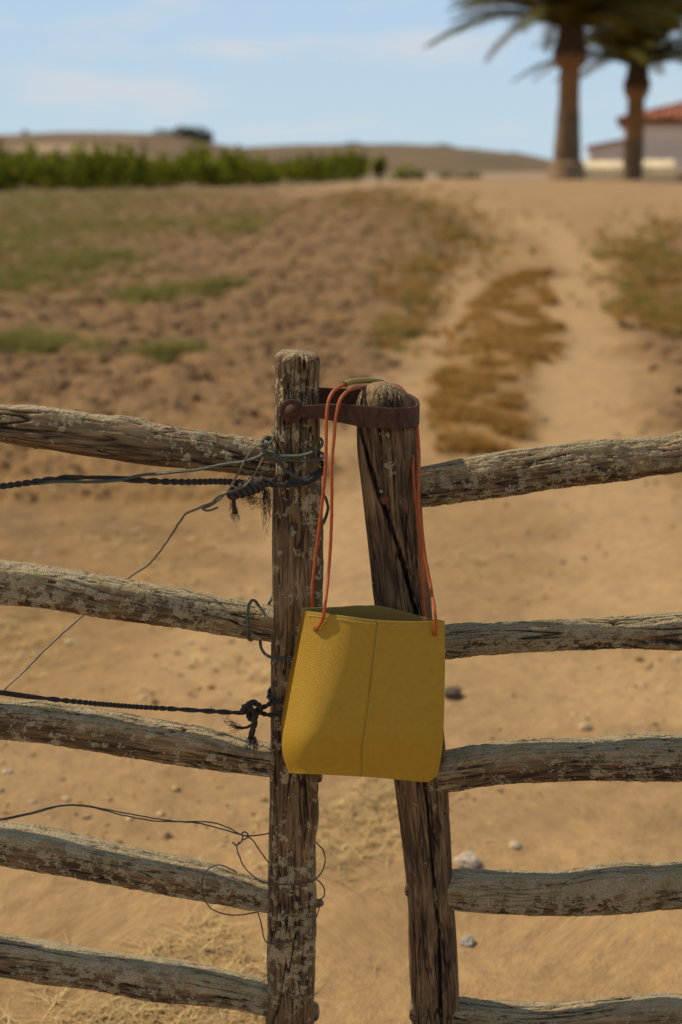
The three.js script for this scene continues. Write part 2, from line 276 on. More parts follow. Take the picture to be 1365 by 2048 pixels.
const gash = (pts, w, d) => (px, py) => { let best = 1e9; for (let i = 1; i < pts.length; i++) { const [ax, ay] = pts[i - 1], [bx, by] = pts[i]; let t = ((px - ax) * (bx - ax) + (py - ay) * (by - ay)) / ((bx - ax) ** 2 + (by - ay) ** 2); t = Math.max(0, Math.min(1, t)); best = Math.min(best, Math.hypot(px - ax - t * (bx - ax), (py - ay - t * (by - ay)) * 0.35)); } const ww = w * (0.75 + 0.55 * noise(px * 0.05, py * 0.03, w) + 0.5 * noise(px * 0.2, py * 0.11, w)); best += 1.2 * noise(px * 0.12, py * 0.08, 7); return best < ww ? d * (1 - (Math.max(0, best) / ww) ** 2) : 0; };
const sum = (...fs) => (x, y) => { let s = 0; for (const f of fs) s = Math.max(s, f(x, y)); return s; };

const leftGate = thing('wooden_gate', 'weathered wooden gate whose post has ropes and wires tied round it', 'gate');
const rightGate = thing('wooden_gate', 'weathered wooden gate whose leaning split post is hooked by the iron loop', 'gate');
{
  makeLog('post', leftGate, { axis: 'y', seed: 1, lichen: 0.07, ratio: 0.92, square: 3.4, turn: 0.1, capA: 0.016, seg: 168, nv: 460, texel: 0.00066,
    rows: [[699, 556, 638], [715, 553, 639], [780, 552, 638], [850, 549, 638], [900, 548, 640], [1000, 547, 643], [1100, 546, 645], [1200, 546, 644], [1350, 544, 640], [1500, 542, 636], [1580, 541, 635], [1620, 540, 637], [1680, 539, 632], [1760, 538, 631], [1850, 537, 631], [1950, 536, 629], [2048, 534, 628], [2300, 530, 624], [2560, 527, 622]],
    cut: sum(spot(611, 764, 6, 7, 0.008), spot(588, 1054, 9, 12, 0.010), spot(600, 1290, 5, 9, 0.006), gash([[600, 720], [604, 830], [598, 930]], 3.2, 0.006), gash([[573, 730], [570, 840], [575, 900]], 2.6, 0.005), gash([[620, 1330], [612, 1500], [608, 1700]], 3, 0.005)) });
  makeLog('post', rightGate, { axis: 'y', seed: 2, lichen: 0.40, ratio: 0.88, square: 2.9, turn: 0.5, capA: 0.034, capPow: 2.1, seg: 200, nv: 460, wood: WOODS.brown, texel: 0.00066, z: 0.002, rough: 0.85,
    rows: [[762, 722, 812], [790, 717, 816], [820, 716, 821], [860, 719, 826], [950, 727, 832], [1000, 732, 837], [1100, 742, 847], [1200, 753, 857], [1300, 764, 866], [1400, 774, 876], [1500, 785, 885], [1560, 791, 890], [1640, 803, 896], [1720, 812, 899], [1800, 818, 904], [1900, 822, 910], [2048, 828, 917], [2300, 834, 926], [2560, 838, 934]],
    cut: sum(gash([[722, 862], [740, 930], [757, 985], [775, 1030], [781, 1052], [795, 1090], [812, 1150], [832, 1230], [848, 1330]], 5.0, 0.024), gash([[726, 795], [722, 850]], 4, 0.012), gash([[760, 830], [766, 930]], 2.2, 0.005), gash([[838, 1480], [856, 1620], [866, 1740], [878, 1860], [884, 2060]], 4.2, 0.016), gash([[800, 1010], [815, 1120], [828, 1180]], 2, 0.005), spot(826, 1158, 7, 7, 0.005), spot(787, 1046, 9, 12, 0.004)) });
  const ext = (rows, left) => { const n = rows.length, [a, b] = left ? [rows[0], rows[2]] : [rows[n - 1], rows[n - 3]], k = (d) => [a[0] + d, a[1] + (a[1] - b[1]) / (a[0] - b[0]) * d * 0.8, a[2] + (a[2] - b[2]) / (a[0] - b[0]) * d * 0.8]; return left ? [k(-560), k(-270), ...rows] : [...rows, k(270), k(560)]; };
  const railsL = [
    [[0, 811, 883], [100, 817, 899], [200, 832, 915], [250, 834, 923], [300, 846, 929], [370, 857, 936], [430, 865, 943], [500, 876, 951], [545, 884, 958], [600, 894, 964]],
    [[0, 1123, 1206], [82, 1133, 1213], [205, 1153, 1232], [328, 1174, 1250], [450, 1198, 1266], [545, 1216, 1281], [600, 1226, 1288]],
    [[0, 1401, 1472], [97, 1409, 1482], [193, 1422, 1499], [290, 1440, 1515], [387, 1456, 1530], [483, 1479, 1543], [545, 1490, 1550], [600, 1500, 1556]],
    [[0, 1647, 1722], [97, 1660, 1740], [193, 1684, 1757], [290, 1704, 1776], [387, 1723, 1795], [483, 1750, 1812], [545, 1766, 1823], [600, 1780, 1830]],
    [[0, 1873, 1947], [97, 1888, 1963], [193, 1903, 1976], [290, 1915, 1994], [387, 1929, 2005], [483, 1951, 2017], [545, 1965, 2030], [600, 1975, 2036]]];
  const lichL = [0.20, 0.03, 0.05, 0.03, 0.0];
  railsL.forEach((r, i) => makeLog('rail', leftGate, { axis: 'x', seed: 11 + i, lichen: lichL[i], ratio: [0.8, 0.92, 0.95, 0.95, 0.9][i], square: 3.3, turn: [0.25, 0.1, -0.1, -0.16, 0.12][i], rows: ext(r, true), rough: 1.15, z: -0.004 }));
  const railsR = [
    [[790, 945, 1022], [842, 936, 1014], [909, 922, 1006], [951, 913, 1000], [994, 905, 994], [1080, 893, 981], [1165, 883, 970], [1209, 880, 966], [1251, 882, 962], [1295, 876, 953], [1330, 875, 949], [1365, 865, 943]],
    [[820, 1258, 1322], [890, 1252, 1316], [951, 1248, 1311], [994, 1245, 1308], [1080, 1241, 1303], [1165, 1238, 1298], [1251, 1236, 1297], [1320, 1229, 1301], [1365, 1225, 1300]],
    [[830, 1516, 1590], [882, 1505, 1585], [930, 1498, 1577], [994, 1486, 1566], [1080, 1478, 1561], [1165, 1478, 1559], [1251, 1471, 1560], [1365, 1467, 1560]],
    [[860, 1741, 1816], [900, 1741, 1819], [950, 1741, 1822], [1000, 1742, 1827], [1060, 1743, 1829], [1134, 1742, 1829], [1200, 1733, 1827], [1260, 1727, 1823], [1310, 1727, 1818], [1365, 1723, 1815]],
    [[870, 1990, 2060], [910, 1995, 2066], [1000, 2003, 2075], [1090, 2007, 2080], [1165, 2002, 2076], [1250, 1992, 2066], [1330, 1986, 2058], [1365, 1988, 2060]]];
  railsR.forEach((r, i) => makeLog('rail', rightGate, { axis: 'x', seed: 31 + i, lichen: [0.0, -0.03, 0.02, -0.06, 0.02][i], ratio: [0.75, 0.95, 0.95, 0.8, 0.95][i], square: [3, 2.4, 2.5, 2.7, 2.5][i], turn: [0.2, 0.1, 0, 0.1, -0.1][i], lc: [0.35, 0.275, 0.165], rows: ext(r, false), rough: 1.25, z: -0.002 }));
  // the far stiles, beyond the picture, that hold the rails' other ends
  makeLog('stile', leftGate, { axis: 'y', seed: 51, share: 'stile', seg: 48, nv: 120, texel: 0.0012, capA: 0.02, rows: [[640, -600, -505], [1200, -605, -508], [1900, -610, -512], [2500, -612, -515]] });
  makeLog('stile', rightGate, { axis: 'y', seed: 51, share: 'stile', seg: 48, nv: 120, texel: 0.0012, capA: 0.02, rows: [[640, 1860, 1955], [1200, 1864, 1960], [1900, 1868, 1965], [2500, 1870, 1968]] });
  // ends of tenons showing past the posts
  const ten = (parent, rows, seed, z = 0) => makeLog('tenon', parent, { axis: 'x', seed, share: 'tenon', rows, seg: 44, nv: 26, capA: 0.004, capB: 0.006, texel: 0.0006, lichen: 0.6, wood: WOODS.brown, square: 3, z, rough: 0.7 });
  ten(leftGate, [[600, 1540, 1566], [625, 1543, 1565], [646, 1546, 1563]], 61, -0.004);
  ten(leftGate, [[596, 1790, 1822], [625, 1796, 1818], [649, 1800, 1811]], 62, -0.006);
  ten(leftGate, [[596, 2000, 2046], [622, 2002, 2044], [640, 2008, 2038]], 63, -0.004);
  ten(rightGate, [[809, 1768, 1788], [822, 1764, 1792], [850, 1764, 1792]], 64, 0.0);
  ten(rightGate, [[818, 2006, 2036], [832, 2000, 2044], [858, 2000, 2044]], 65, 0.0);
}

// ------------------------------------------------------------------ iron fittings
function speckleTex(a, b, f, seed, n = 256) {
  const hb = new Uint8Array(n * n), per = (x, y, k, s) => { const A = x * 6.2832, B = y * 6.2832, R = k / 6.2832; return noise(Math.cos(A) * R + s, Math.sin(A) * R + Math.cos(B) * R * 0.7, Math.sin(B) * R + s * 2); };
  const map = dataTex(n, n, (d) => { for (let j = 0; j < n; j++) for (let i = 0; i < n; i++) { const v = 0.5 + 0.6 * per(i / n, j / n, f, seed) + 0.45 * per(i / n, j / n, f * 3.1, seed + 3) + 0.3 * per(i / n, j / n, f * 8, seed + 5), t = Math.max(0, Math.min(1, v)); d.set([enc(lerp(a[0], b[0], t)), enc(lerp(a[1], b[1], t)), enc(lerp(a[2], b[2], t)), 255], (j * n + i) * 4); hb[j * n + i] = 255 * t; } }, true);
  return { map, bumpMap: dataTex(n, n, (d) => d.set(hb), false, 1) };
}
const rust = new THREE.MeshStandardMaterial({ ...speckleTex([0.030, 0.012, 0.006], [0.105, 0.042, 0.018], 7, 2), bumpScale: 0.0006, roughness: 0.72, metalness: 0.25 });
{
  const pts = [[584, 822, 0.036], [612, 823, 0.0375], [645, 823, 0.041], [700, 829, 0.046], [745, 834, 0.049], [785, 837, 0.047], [815, 836, 0.037], [832, 833, 0.020], [836, 826, 0.0], [830, 816, -0.022], [812, 806, -0.040], [780, 799, -0.050], [720, 796, -0.052], [640, 792, -0.046], [575, 788, -0.040]];
  const c = curve(pts), n = 220, hh = (t) => lerp(0.0078, 0.0142, sm(0.02, 0.24, t)) - 0.002 * sm(0.6, 0.9, t), th = 0.0023;
  const fr = []; for (let i = 0; i <= n; i++) { const p = c.getPointAt(i / n), t = c.getTangentAt(i / n), out = new THREE.Vector3(-t.z, 0, t.x).normalize(); if (i < 5 && out.z < 0) out.negate(); fr.push([p, out]); }
  for (let i = 1; i <= n; i++) if (fr[i][1].dot(fr[i - 1][1]) < 0) fr[i][1].negate();
  const sec = [[-1, -1], [-0.6, -1.0], [0.6, -1.0], [1, -1], [1.1, -0.9], [1.1, 0.9], [1, 1], [0.6, 1.0], [-0.6, 1.0], [-1, 1], [-1.1, 0.9], [-1.1, -0.9]];
  const g = gridGeo(sec.length, n, (a, b, p) => { const i = Math.round(b * n), [q, o] = fr[i], [s, v] = sec[Math.round(a * sec.length) % sec.length], wv = 0.0006 * noise(b * 30, v * 2, 3); const k = b === 0 || b === 1 ? 0 : 1; p.copy(q).addScaledVector(o, s * th * k + wv * 0.7); p.y += v * hh(b) * k + wv; }, true);
  const uv = g.attributes.uv; for (let i = 0; i < uv.count; i++) uv.setXY(i, uv.getX(i) * 1.2, uv.getY(i) * 6);
  const strap = mesh('latch_loop', g, rust, leftGate); strap.userData.label = 'rusty iron strap bent round the leaning post';
  const e = G(584, 822, 0.0365), eye = new THREE.LatheGeometry([[0, 0.0022], [0.0150, 0.0022], [0.0163, 0.0010], [0.0163, -0.0022], [0, -0.0022]].map(([x, y]) => new THREE.Vector2(x, y)), 40); eye.rotateX(Math.PI / 2); eye.translate(e.x, e.y, e.z + 0.0004);
  mesh('strap_eye', eye, rust, strap);
  const b = new THREE.LatheGeometry([[0, 0.0085], [0.004, 0.008], [0.0078, 0.0055], [0.0095, 0.001], [0.0095, -0.002]].map(([x, y]) => new THREE.Vector2(x, y)), 26); b.rotateX(Math.PI / 2); b.translate(e.x, e.y, e.z + 0.003);
  mesh('bolt', b, rust, strap);
  const h = G(770, 999, 0.036), b2 = new THREE.CylinderGeometry(0.0062, 0.0074, 0.012, 7); b2.rotateX(Math.PI / 2 + 0.1); b2.rotateZ(0.3); b2.translate(h.x, h.y, h.z - 0.001);
  const rustRed = new THREE.MeshStandardMaterial({ ...speckleTex([0.08, 0.02, 0.01], [0.22, 0.075, 0.03], 7, 5), bumpScale: 0.0005, roughness: 0.8 });
  mesh('bolt', b2, rustRed, rightGate);
  const nail = G(763, 983, 0.037), ng = new THREE.SphereGeometry(0.0026, 10, 8); ng.scale(1, 1, 0.6); ng.translate(nail.x, nail.y, nail.z); mesh('nail', ng, std(0.3, 0.2, 0.1, 0.6), rightGate);
  for (const [x, y, r] of [[548, 921, 0.3], [557, 925, -0.2], [578, 946, 0.9]]) { const s = new THREE.TorusGeometry(0.0042, 0.0013, 8, 14, Math.PI * 1.25); s.rotateY(Math.PI / 2 + 0.4); s.rotateZ(r); const p = G(x, y, 0.031); s.translate(p.x, p.y, p.z); mesh('staple', s, rustRed, leftGate); }
  const pg = new THREE.SphereGeometry(0.0026, 10, 8); const pp = G(577, 976, 0.032); pg.scale(1, 1, 0.5); pg.translate(pp.x, pp.y, pp.z); mesh('nail', pg, std(0.38, 0.22, 0.09, 0.6), leftGate);
}

// ------------------------------------------------------------------ wires
const green = new THREE.MeshStandardMaterial({ ...speckleTex([0.20, 0.245, 0.185], [0.40, 0.44, 0.34], 6, 4), roughness: 0.45 });
const steel = std(0.15, 0.12, 0.085, 0.55, { metalness: 0.3 });
const darkSteel = std(0.105, 0.088, 0.07, 0.5, { metalness: 0.5 });
{
  const t = thing('coated_wire', 'long green coated wire running along the upper black rope to the post', 'wire');
  mesh('strand', tube([[-560, 990, 0.012], [-200, 978, 0.012], [60, 968, 0.014], [120, 963, 0.021], [180, 964, 0.024], [240, 960, 0.024], [280, 951, 0.025], [330, 946, 0.028], [390, 940, 0.032], [440, 930, 0.034], [490, 922, 0.034], [520, 911, 0.035], [532, 903, 0.037]], 0.0022, 160, 8, 0.0006), green, t);
  const k = thing('coated_wire', 'green coated wire wound twice round the upper part of the left post', 'wire');
  mesh('loop', tube([[527, 903, 0.040], [548, 909, 0.040], [575, 912, 0.041], [600, 911, 0.041], [622, 905, 0.037], [638, 897, 0.024], [645, 888, 0.006], [643, 879, -0.012], [625, 873, -0.032], [590, 870, -0.036], [556, 866, -0.030], [546, 862, -0.012], [548, 872, 0.010], [541, 884, 0.030], [530, 889, 0.036]], 0.0022, 180, 8, 0.0005), green, k);
  mesh('loop', tube([[545, 917, 0.037], [565, 918, 0.041], [600, 922, 0.041], [630, 921, 0.036], [648, 914, 0.012], [645, 907, -0.012], [620, 898, -0.035], [575, 890, -0.036], [547, 884, -0.026], [536, 878, 0.004], [527, 880, 0.030], [524, 892, 0.039]], 0.0022, 180, 8, 0.0005), green, k);
  mesh('eye', tube([[524, 893, 0.039], [526, 882, 0.038], [533, 874, 0.034], [542, 876, 0.031], [544, 882, 0.034], [536, 889, 0.040], [528, 893, 0.042], [527, 900, 0.043], [533, 909, 0.043], [545, 919, 0.039]], 0.0022, 120, 8), green, k);
  mesh('tail', tube([[551, 921, 0.034], [560, 927, 0.037], [567, 937, 0.038], [580, 946, 0.040], [605, 960, 0.041], [632, 976, 0.036], [646, 988, 0.024], [655, 1004, 0.012], [656, 1020, 0.004], [650, 1040, -0.008], [641, 1056, -0.022]], 0.0022, 120, 8, 0.0006), green, k);
  const r2 = thing('coated_wire', 'green coated wire looped over the second rail of the left gate', 'wire');
  mesh('loop', tube([[517, 1211, -0.004], [512, 1203, 0.006], [504, 1201, 0.018], [498, 1212, 0.029], [496, 1235, 0.034], [496, 1262, 0.033], [497, 1276, 0.024], [501, 1280, 0.010], [508, 1276, -0.012], [514, 1262, -0.030]], 0.0022, 90, 8), green, r2);
  mesh('hook', tube([[519, 1266, -0.03], [521, 1282, -0.006], [523, 1296, 0.012], [532, 1309, 0.026], [548, 1316, 0.035], [575, 1318, 0.038], [605, 1318, 0.036], [630, 1314, 0.026], [645, 1306, 0.0], [640, 1296, -0.025], [600, 1270, -0.036], [555, 1225, -0.034], [537, 1210, -0.026], [531, 1222, -0.02]].map((q) => q), 0.0022, 160, 8), green, r2);
  mesh('tail', tube([[533, 1216, -0.026], [541, 1203, -0.026], [549, 1188, -0.030], [565, 1172, -0.037]], 0.0022, 30, 8), green, r2);
}
{
  const t = thing('steel_wire', 'bare grey steel wire slanting down from the post behind the second rail', 'wire');
  mesh('strand', tube([[531, 897, 0.038], [536, 890, 0.041], [524, 889, 0.044], [512, 894, 0.042], [495, 914, 0.038], [478, 944, 0.036], [463, 972, 0.034], [448, 990, 0.032], [434, 1003, 0.030], [420, 1012, 0.029], [408, 1016, 0.028]], 0.0016, 110, 7, 0.0004), steel, t);
  mesh('strand', tube([[527, 917, 0.038], [518, 934, 0.039], [506, 953, 0.040], [494, 968, 0.041], [480, 977, 0.040], [462, 983, 0.037], [446, 988, 0.035], [436, 994, 0.026], [424, 1006, 0.025], [412, 1011, 0.031], [405, 1013, 0.033], [406, 1018, 0.034], [414, 1021, 0.033], [426, 1019, 0.032], [435, 1015, 0.032]], 0.0016, 120, 7, 0.0004), steel, t);
  mesh('strand', tube([[428, 1004, 0.031], [415, 1010, 0.028], [402, 1014, 0.026], [388, 1021, 0.022], [372, 1027, 0.018], [364, 1038, 0.012], [345, 1067, 0.0], [320, 1102, -0.018], [297, 1129, -0.03], [255, 1158, -0.046], [165, 1232, -0.046], [90, 1300, -0.034], [40, 1350, -0.02], [4, 1384, 0.0], [-60, 1450, 0.0]], 0.0016, 180, 7, 0.0008), steel, t);
}
{
  const t = thing('steel_wire', 'doubled thin dark wire above the fourth rail looped round the left post', 'wire');
  const R = 0.0010;
  mesh('strand', tube([[-560, 1700, 0.01], [-250, 1672, 0.01], [0, 1638, 0.010], [60, 1626, 0.012], [110, 1613, 0.013], [160, 1610, 0.015], [230, 1622, 0.016], [330, 1640, 0.018], [400, 1647, 0.02], [450, 1660, 0.022], [480, 1669, 0.024], [500, 1675, 0.024], [517, 1697, 0.018], [537, 1725, 0.004], [560, 1750, -0.030]], R, 240, 7, 0.0006), darkSteel, t);
  mesh('strand', tube([[-560, 1704, 0.01], [-250, 1674, 0.008], [0, 1641, 0.012], [70, 1626, 0.011], [120, 1613, 0.015], [170, 1612, 0.013], [250, 1631, 0.018], [310, 1642, 0.016], [370, 1643, 0.022], [430, 1646, 0.022], [462, 1658, 0.024], [485, 1670, 0.026], [510, 1671, 0.022], [537, 1667, 0.006], [562, 1662, -0.032]], R, 240, 7, 0.0006), darkSteel, t);
  mesh('knot', tube([[466, 1685, 0.028], [472, 1690, 0.029], [482, 1685, 0.030], [486, 1674, 0.031], [484, 1667, 0.027], [490, 1664, 0.023], [496, 1668, 0.024], [494, 1676, 0.030], [484, 1680, 0.030]], 0.0012, 80, 7), steel, t);
  mesh('loop', tube([[478, 1684, 0.028], [474, 1694, 0.028], [478, 1710, 0.028], [488, 1732, 0.030], [504, 1750, 0.034], [525, 1763, 0.037], [550, 1768, 0.037], [590, 1769, 0.036], [618, 1765, 0.034], [637, 1753, 0.024], [648, 1735, 0.012], [651, 1718, 0.004], [647, 1702, -0.004], [636, 1688, -0.016], [622, 1678, -0.032]], R, 160, 7, 0.0006), darkSteel, t);
  const k = thing('steel_wire', 'thin dark wire curling round the end of the fourth left rail and its peg', 'wire');
  mesh('loop', tube([[474, 1745, 0.010], [462, 1738, 0.018], [444, 1731, 0.025], [425, 1733, 0.030], [410, 1747, 0.034], [404, 1768, 0.035], [408, 1794, 0.034], [420, 1814, 0.030], [438, 1825, 0.022], [465, 1830, 0.012], [500, 1827, 0.0], [520, 1822, -0.014], [550, 1816, -0.034]], R, 150, 7, 0.0006), darkSteel, k);
  mesh('loop', tube([[514, 1816, -0.02], [518, 1830, 0.004], [524, 1852, 0.022], [528, 1874, 0.030], [533, 1884, 0.034], [545, 1887, 0.0365], [575, 1885, 0.036], [604, 1874, 0.036], [624, 1854, 0.030], [634, 1832, 0.020], [640, 1812, 0.012], [640, 1800, 0.008], [646, 1795, 0.012], [650, 1786, 0.006], [648, 1774, -0.004], [640, 1764, -0.012], [628, 1756, -0.03]], R, 170, 7, 0.0006), darkSteel, k);
}

// ------------------------------------------------------------------ black ropes
const ropeM = new THREE.MeshStandardMaterial({ ...speckleTex([0.016, 0.013, 0.011], [0.060, 0.048, 0.040], 9, 3), bumpScale: 0.0009, roughness: 0.75 });
const fibreM = std(0.022, 0.018, 0.015, 0.7);
function rope(pts, rOff, rStrand, strands, pitch, n = 320) {
  const c = curve(pts), L = c.getLength(), fr = c.computeFrenetFrames(n, false), gs = [];
  for (let s = 0; s < strands; s++) {
    const q = []; for (let i = 0; i <= n; i++) { const t = i / n, p = c.getPointAt(t), a = t * L / pitch * 2 * Math.PI * (1 + 0.1 * Math.sin(t * 17)) + s * 2 * Math.PI / strands; q.push(p.addScaledVector(fr.normals[i], Math.cos(a) * rOff).addScaledVector(fr.binormals[i], Math.sin(a) * rOff)); }
    const g = new THREE.TubeGeometry(new THREE.CatmullRomCurve3(q), n * 2, rStrand, 8); const A = g.attributes.position, N = g.attributes.normal;
    for (let i = 0; i < A.count; i++) { const d = 0.0005 * noise(A.getX(i) * 420, A.getY(i) * 420, A.getZ(i) * 420 + s); A.setXYZ(i, A.getX(i) + N.getX(i) * d, A.getY(i) + N.getY(i) * d, A.getZ(i) + N.getZ(i) * d); }
    const uv = g.attributes.uv; for (let i = 0; i < uv.count; i++) uv.setXY(i, uv.getX(i) * L * 30, uv.getY(i));
    g.computeVertexNormals(); gs.push(g);
  }
  return mergeGeometries(gs);
}
function fibres(list, seed, r = 0.00022) { // [from, to, count, spread in px, curl]
  const R = rng(seed), gs = [];
  for (const [x0, y0, x1, y1, n, spread, curl, z = 0.02] of list) for (let i = 0; i < n; i++) {
    const k = 0.35 + 0.75 * R(), dx = (x1 - x0) * k + (R() - 0.5) * spread, dy = (y1 - y0) * k + (R() - 0.5) * spread * 0.6, c = (R() - 0.5) * curl, c2 = (R() - 0.5) * curl, sx = (R() - 0.5) * 10, sy = (R() - 0.5) * 8, zz = z + (R() - 0.5) * 0.014;
    const pts = [[x0 + sx, y0 + sy, z], [x0 + sx + dx * 0.35 + c, y0 + sy + dy * 0.35, zz], [x0 + sx + dx * 0.7 - c2, y0 + sy + dy * 0.7 + c2 * 0.4, zz + (R() - 0.5) * 0.008], [x0 + sx + dx + c * 0.6, y0 + sy + dy, zz + (R() - 0.5) * 0.012]];
    gs.push(new THREE.TubeGeometry(curve(pts), 12, r * (0.7 + 0.7 * R()), 4));
  }
  return mergeGeometries(gs);
}
{
  const t = thing('rope', 'twisted black rope with a bundled knot below the top left rail', 'rope');
  mesh('line', rope([[-560, 1020, 0.014], [-250, 998, 0.014], [0, 973, 0.014], [60, 965, 0.015], [110, 958, 0.015], [160, 955, 0.017], [220, 956, 0.018], [300, 962, 0.019], [370, 964, 0.02], [440, 963, 0.021], [500, 966, 0.024], [540, 968, 0.034], [565, 968, 0.040], [600, 963, 0.041], [628, 952, 0.034], [645, 938, 0.014], [646, 928, -0.010], [620, 926, -0.036], [575, 930, -0.038]], 0.0021, 0.0026, 2, 0.030, 420), ropeM, t);
  mesh('line', rope([[500, 960, 0.020], [525, 958, 0.030], [545, 962, 0.036], [562, 969, 0.045], [585, 970, 0.046], [612, 965, 0.043], [638, 952, 0.028], [647, 940, 0.008]], 0.0018, 0.0022, 2, 0.022, 120), ropeM, t);
  const a = G(466, 987, 0.022), b = G(532, 962, 0.030), d = b.clone().sub(a), L = d.length(), ax = d.clone().normalize(), up = new THREE.Vector3(-ax.y, ax.x, 0), dp = new THREE.Vector3(0, 0, 1), q = [];
  for (let i = 0; i <= 240; i++) { const s = i / 240, an = s * 2 * Math.PI * 6.5 + 1.3 * noise(s * 9, 2, 1), r = 0.0072 * (0.8 + 0.4 * Math.sin(s * Math.PI)) + 0.0022 * noise(s * 21, 5, 3); q.push(a.clone().addScaledVector(ax, (s + 0.05 * noise(s * 17, 1, 8)) * L).addScaledVector(up, Math.cos(an) * r).addScaledVector(dp, Math.sin(an) * r)); }
  const coil = new THREE.TubeGeometry(new THREE.CatmullRomCurve3(q), 620, 0.0036, 8), core = new THREE.TubeGeometry(new THREE.CatmullRomCurve3([a, b]), 20, 0.0082, 12);
  mesh('knot', mergeGeometries([coil, core, ...[a].map((p) => { const s = new THREE.SphereGeometry(0.0095, 14, 10); s.translate(p.x, p.y, p.z); return s; })]), ropeM, t);
  mesh('tail', rope([[468, 992, 0.024], [468, 1004, 0.026], [470, 1016, 0.026], [473, 1027, 0.026]], 0.0014, 0.0016, 3, 0.014, 60), ropeM, t);
  stuff(mesh('frayed_fibres', fibres([[471, 1022, 474, 1042, 24, 16, 6, 0.026], [466, 1000, 462, 1034, 12, 14, 8, 0.025], [533, 978, 541, 1040, 38, 22, 12, 0.028], [527, 976, 536, 1075, 10, 22, 14, 0.028], [500, 990, 516, 1018, 24, 42, 30, 0.028], [480, 950, 478, 958, 8, 40, 20, 0.03]], 5), fibreM, t));
}
{
  const t = thing('rope', 'twisted black rope with a ragged hanging knot above the third left rail', 'rope');
  mesh('line', rope([[-560, 1330, 0.004], [-250, 1358, 0.006], [0, 1385, 0.010], [50, 1392, 0.012], [150, 1403, 0.014], [250, 1412, 0.016], [350, 1418, 0.018], [430, 1423, 0.02], [485, 1425, 0.022], [505, 1420, 0.026]], 0.0017, 0.0022, 2, 0.024, 420), ropeM, t);
  mesh('line', rope([[512, 1420, 0.026], [530, 1413, 0.026], [545, 1405, 0.030], [560, 1402, 0.037], [590, 1402, 0.038], [620, 1400, 0.034], [643, 1394, 0.010], [640, 1386, -0.016], [600, 1378, -0.038], [555, 1374, -0.032], [541, 1380, -0.008], [538, 1394, 0.014], [545, 1404, 0.032]], 0.0016, 0.0021, 2, 0.020, 260), ropeM, t);
  mesh('line', rope([[512, 1424, 0.026], [530, 1428, 0.026], [548, 1430, 0.032], [565, 1427, 0.037], [595, 1424, 0.038], [625, 1420, 0.032], [640, 1414, 0.010], [630, 1408, -0.03]], 0.0016, 0.0021, 2, 0.020, 160), ropeM, t);
  mesh('knot', mergeGeometries([rope([[486, 1426, 0.024], [488, 1414, 0.032], [500, 1407, 0.036], [514, 1408, 0.036], [522, 1417, 0.034], [516, 1427, 0.030], [502, 1424, 0.020], [496, 1412, 0.018], [508, 1404, 0.022], [518, 1412, 0.026]], 0.0017, 0.0024, 2, 0.018, 160), rope([[498, 1412, 0.038], [506, 1420, 0.040], [512, 1432, 0.036], [504, 1440, 0.028], [498, 1430, 0.022], [506, 1420, 0.02]], 0.0017, 0.0024, 2, 0.018, 100)]), ropeM, t);
  mesh('tail', rope([[508, 1428, 0.034], [510, 1442, 0.034], [508, 1454, 0.033], [504, 1466, 0.032], [502, 1478, 0.032]], 0.0020, 0.0025, 3, 0.020, 80), ropeM, t);
  mesh('tail', rope([[506, 1448, 0.033], [496, 1454, 0.033], [484, 1456, 0.033], [474, 1454, 0.033]], 0.0010, 0.0012, 3, 0.012, 50), ropeM, t);
  stuff(mesh('frayed_fibres', fibres([[476, 1455, 454, 1443, 26, 22, 10, 0.033], [484, 1455, 462, 1462, 8, 22, 10, 0.033], [503, 1474, 500, 1502, 40, 26, 10, 0.034], [508, 1474, 514, 1500, 26, 16, 8, 0.034], [425, 1420, 424, 1409, 4, 8, 10, 0.02], [455, 1424, 450, 1450, 4, 20, 20, 0.024]], 9), fibreM, t));
}

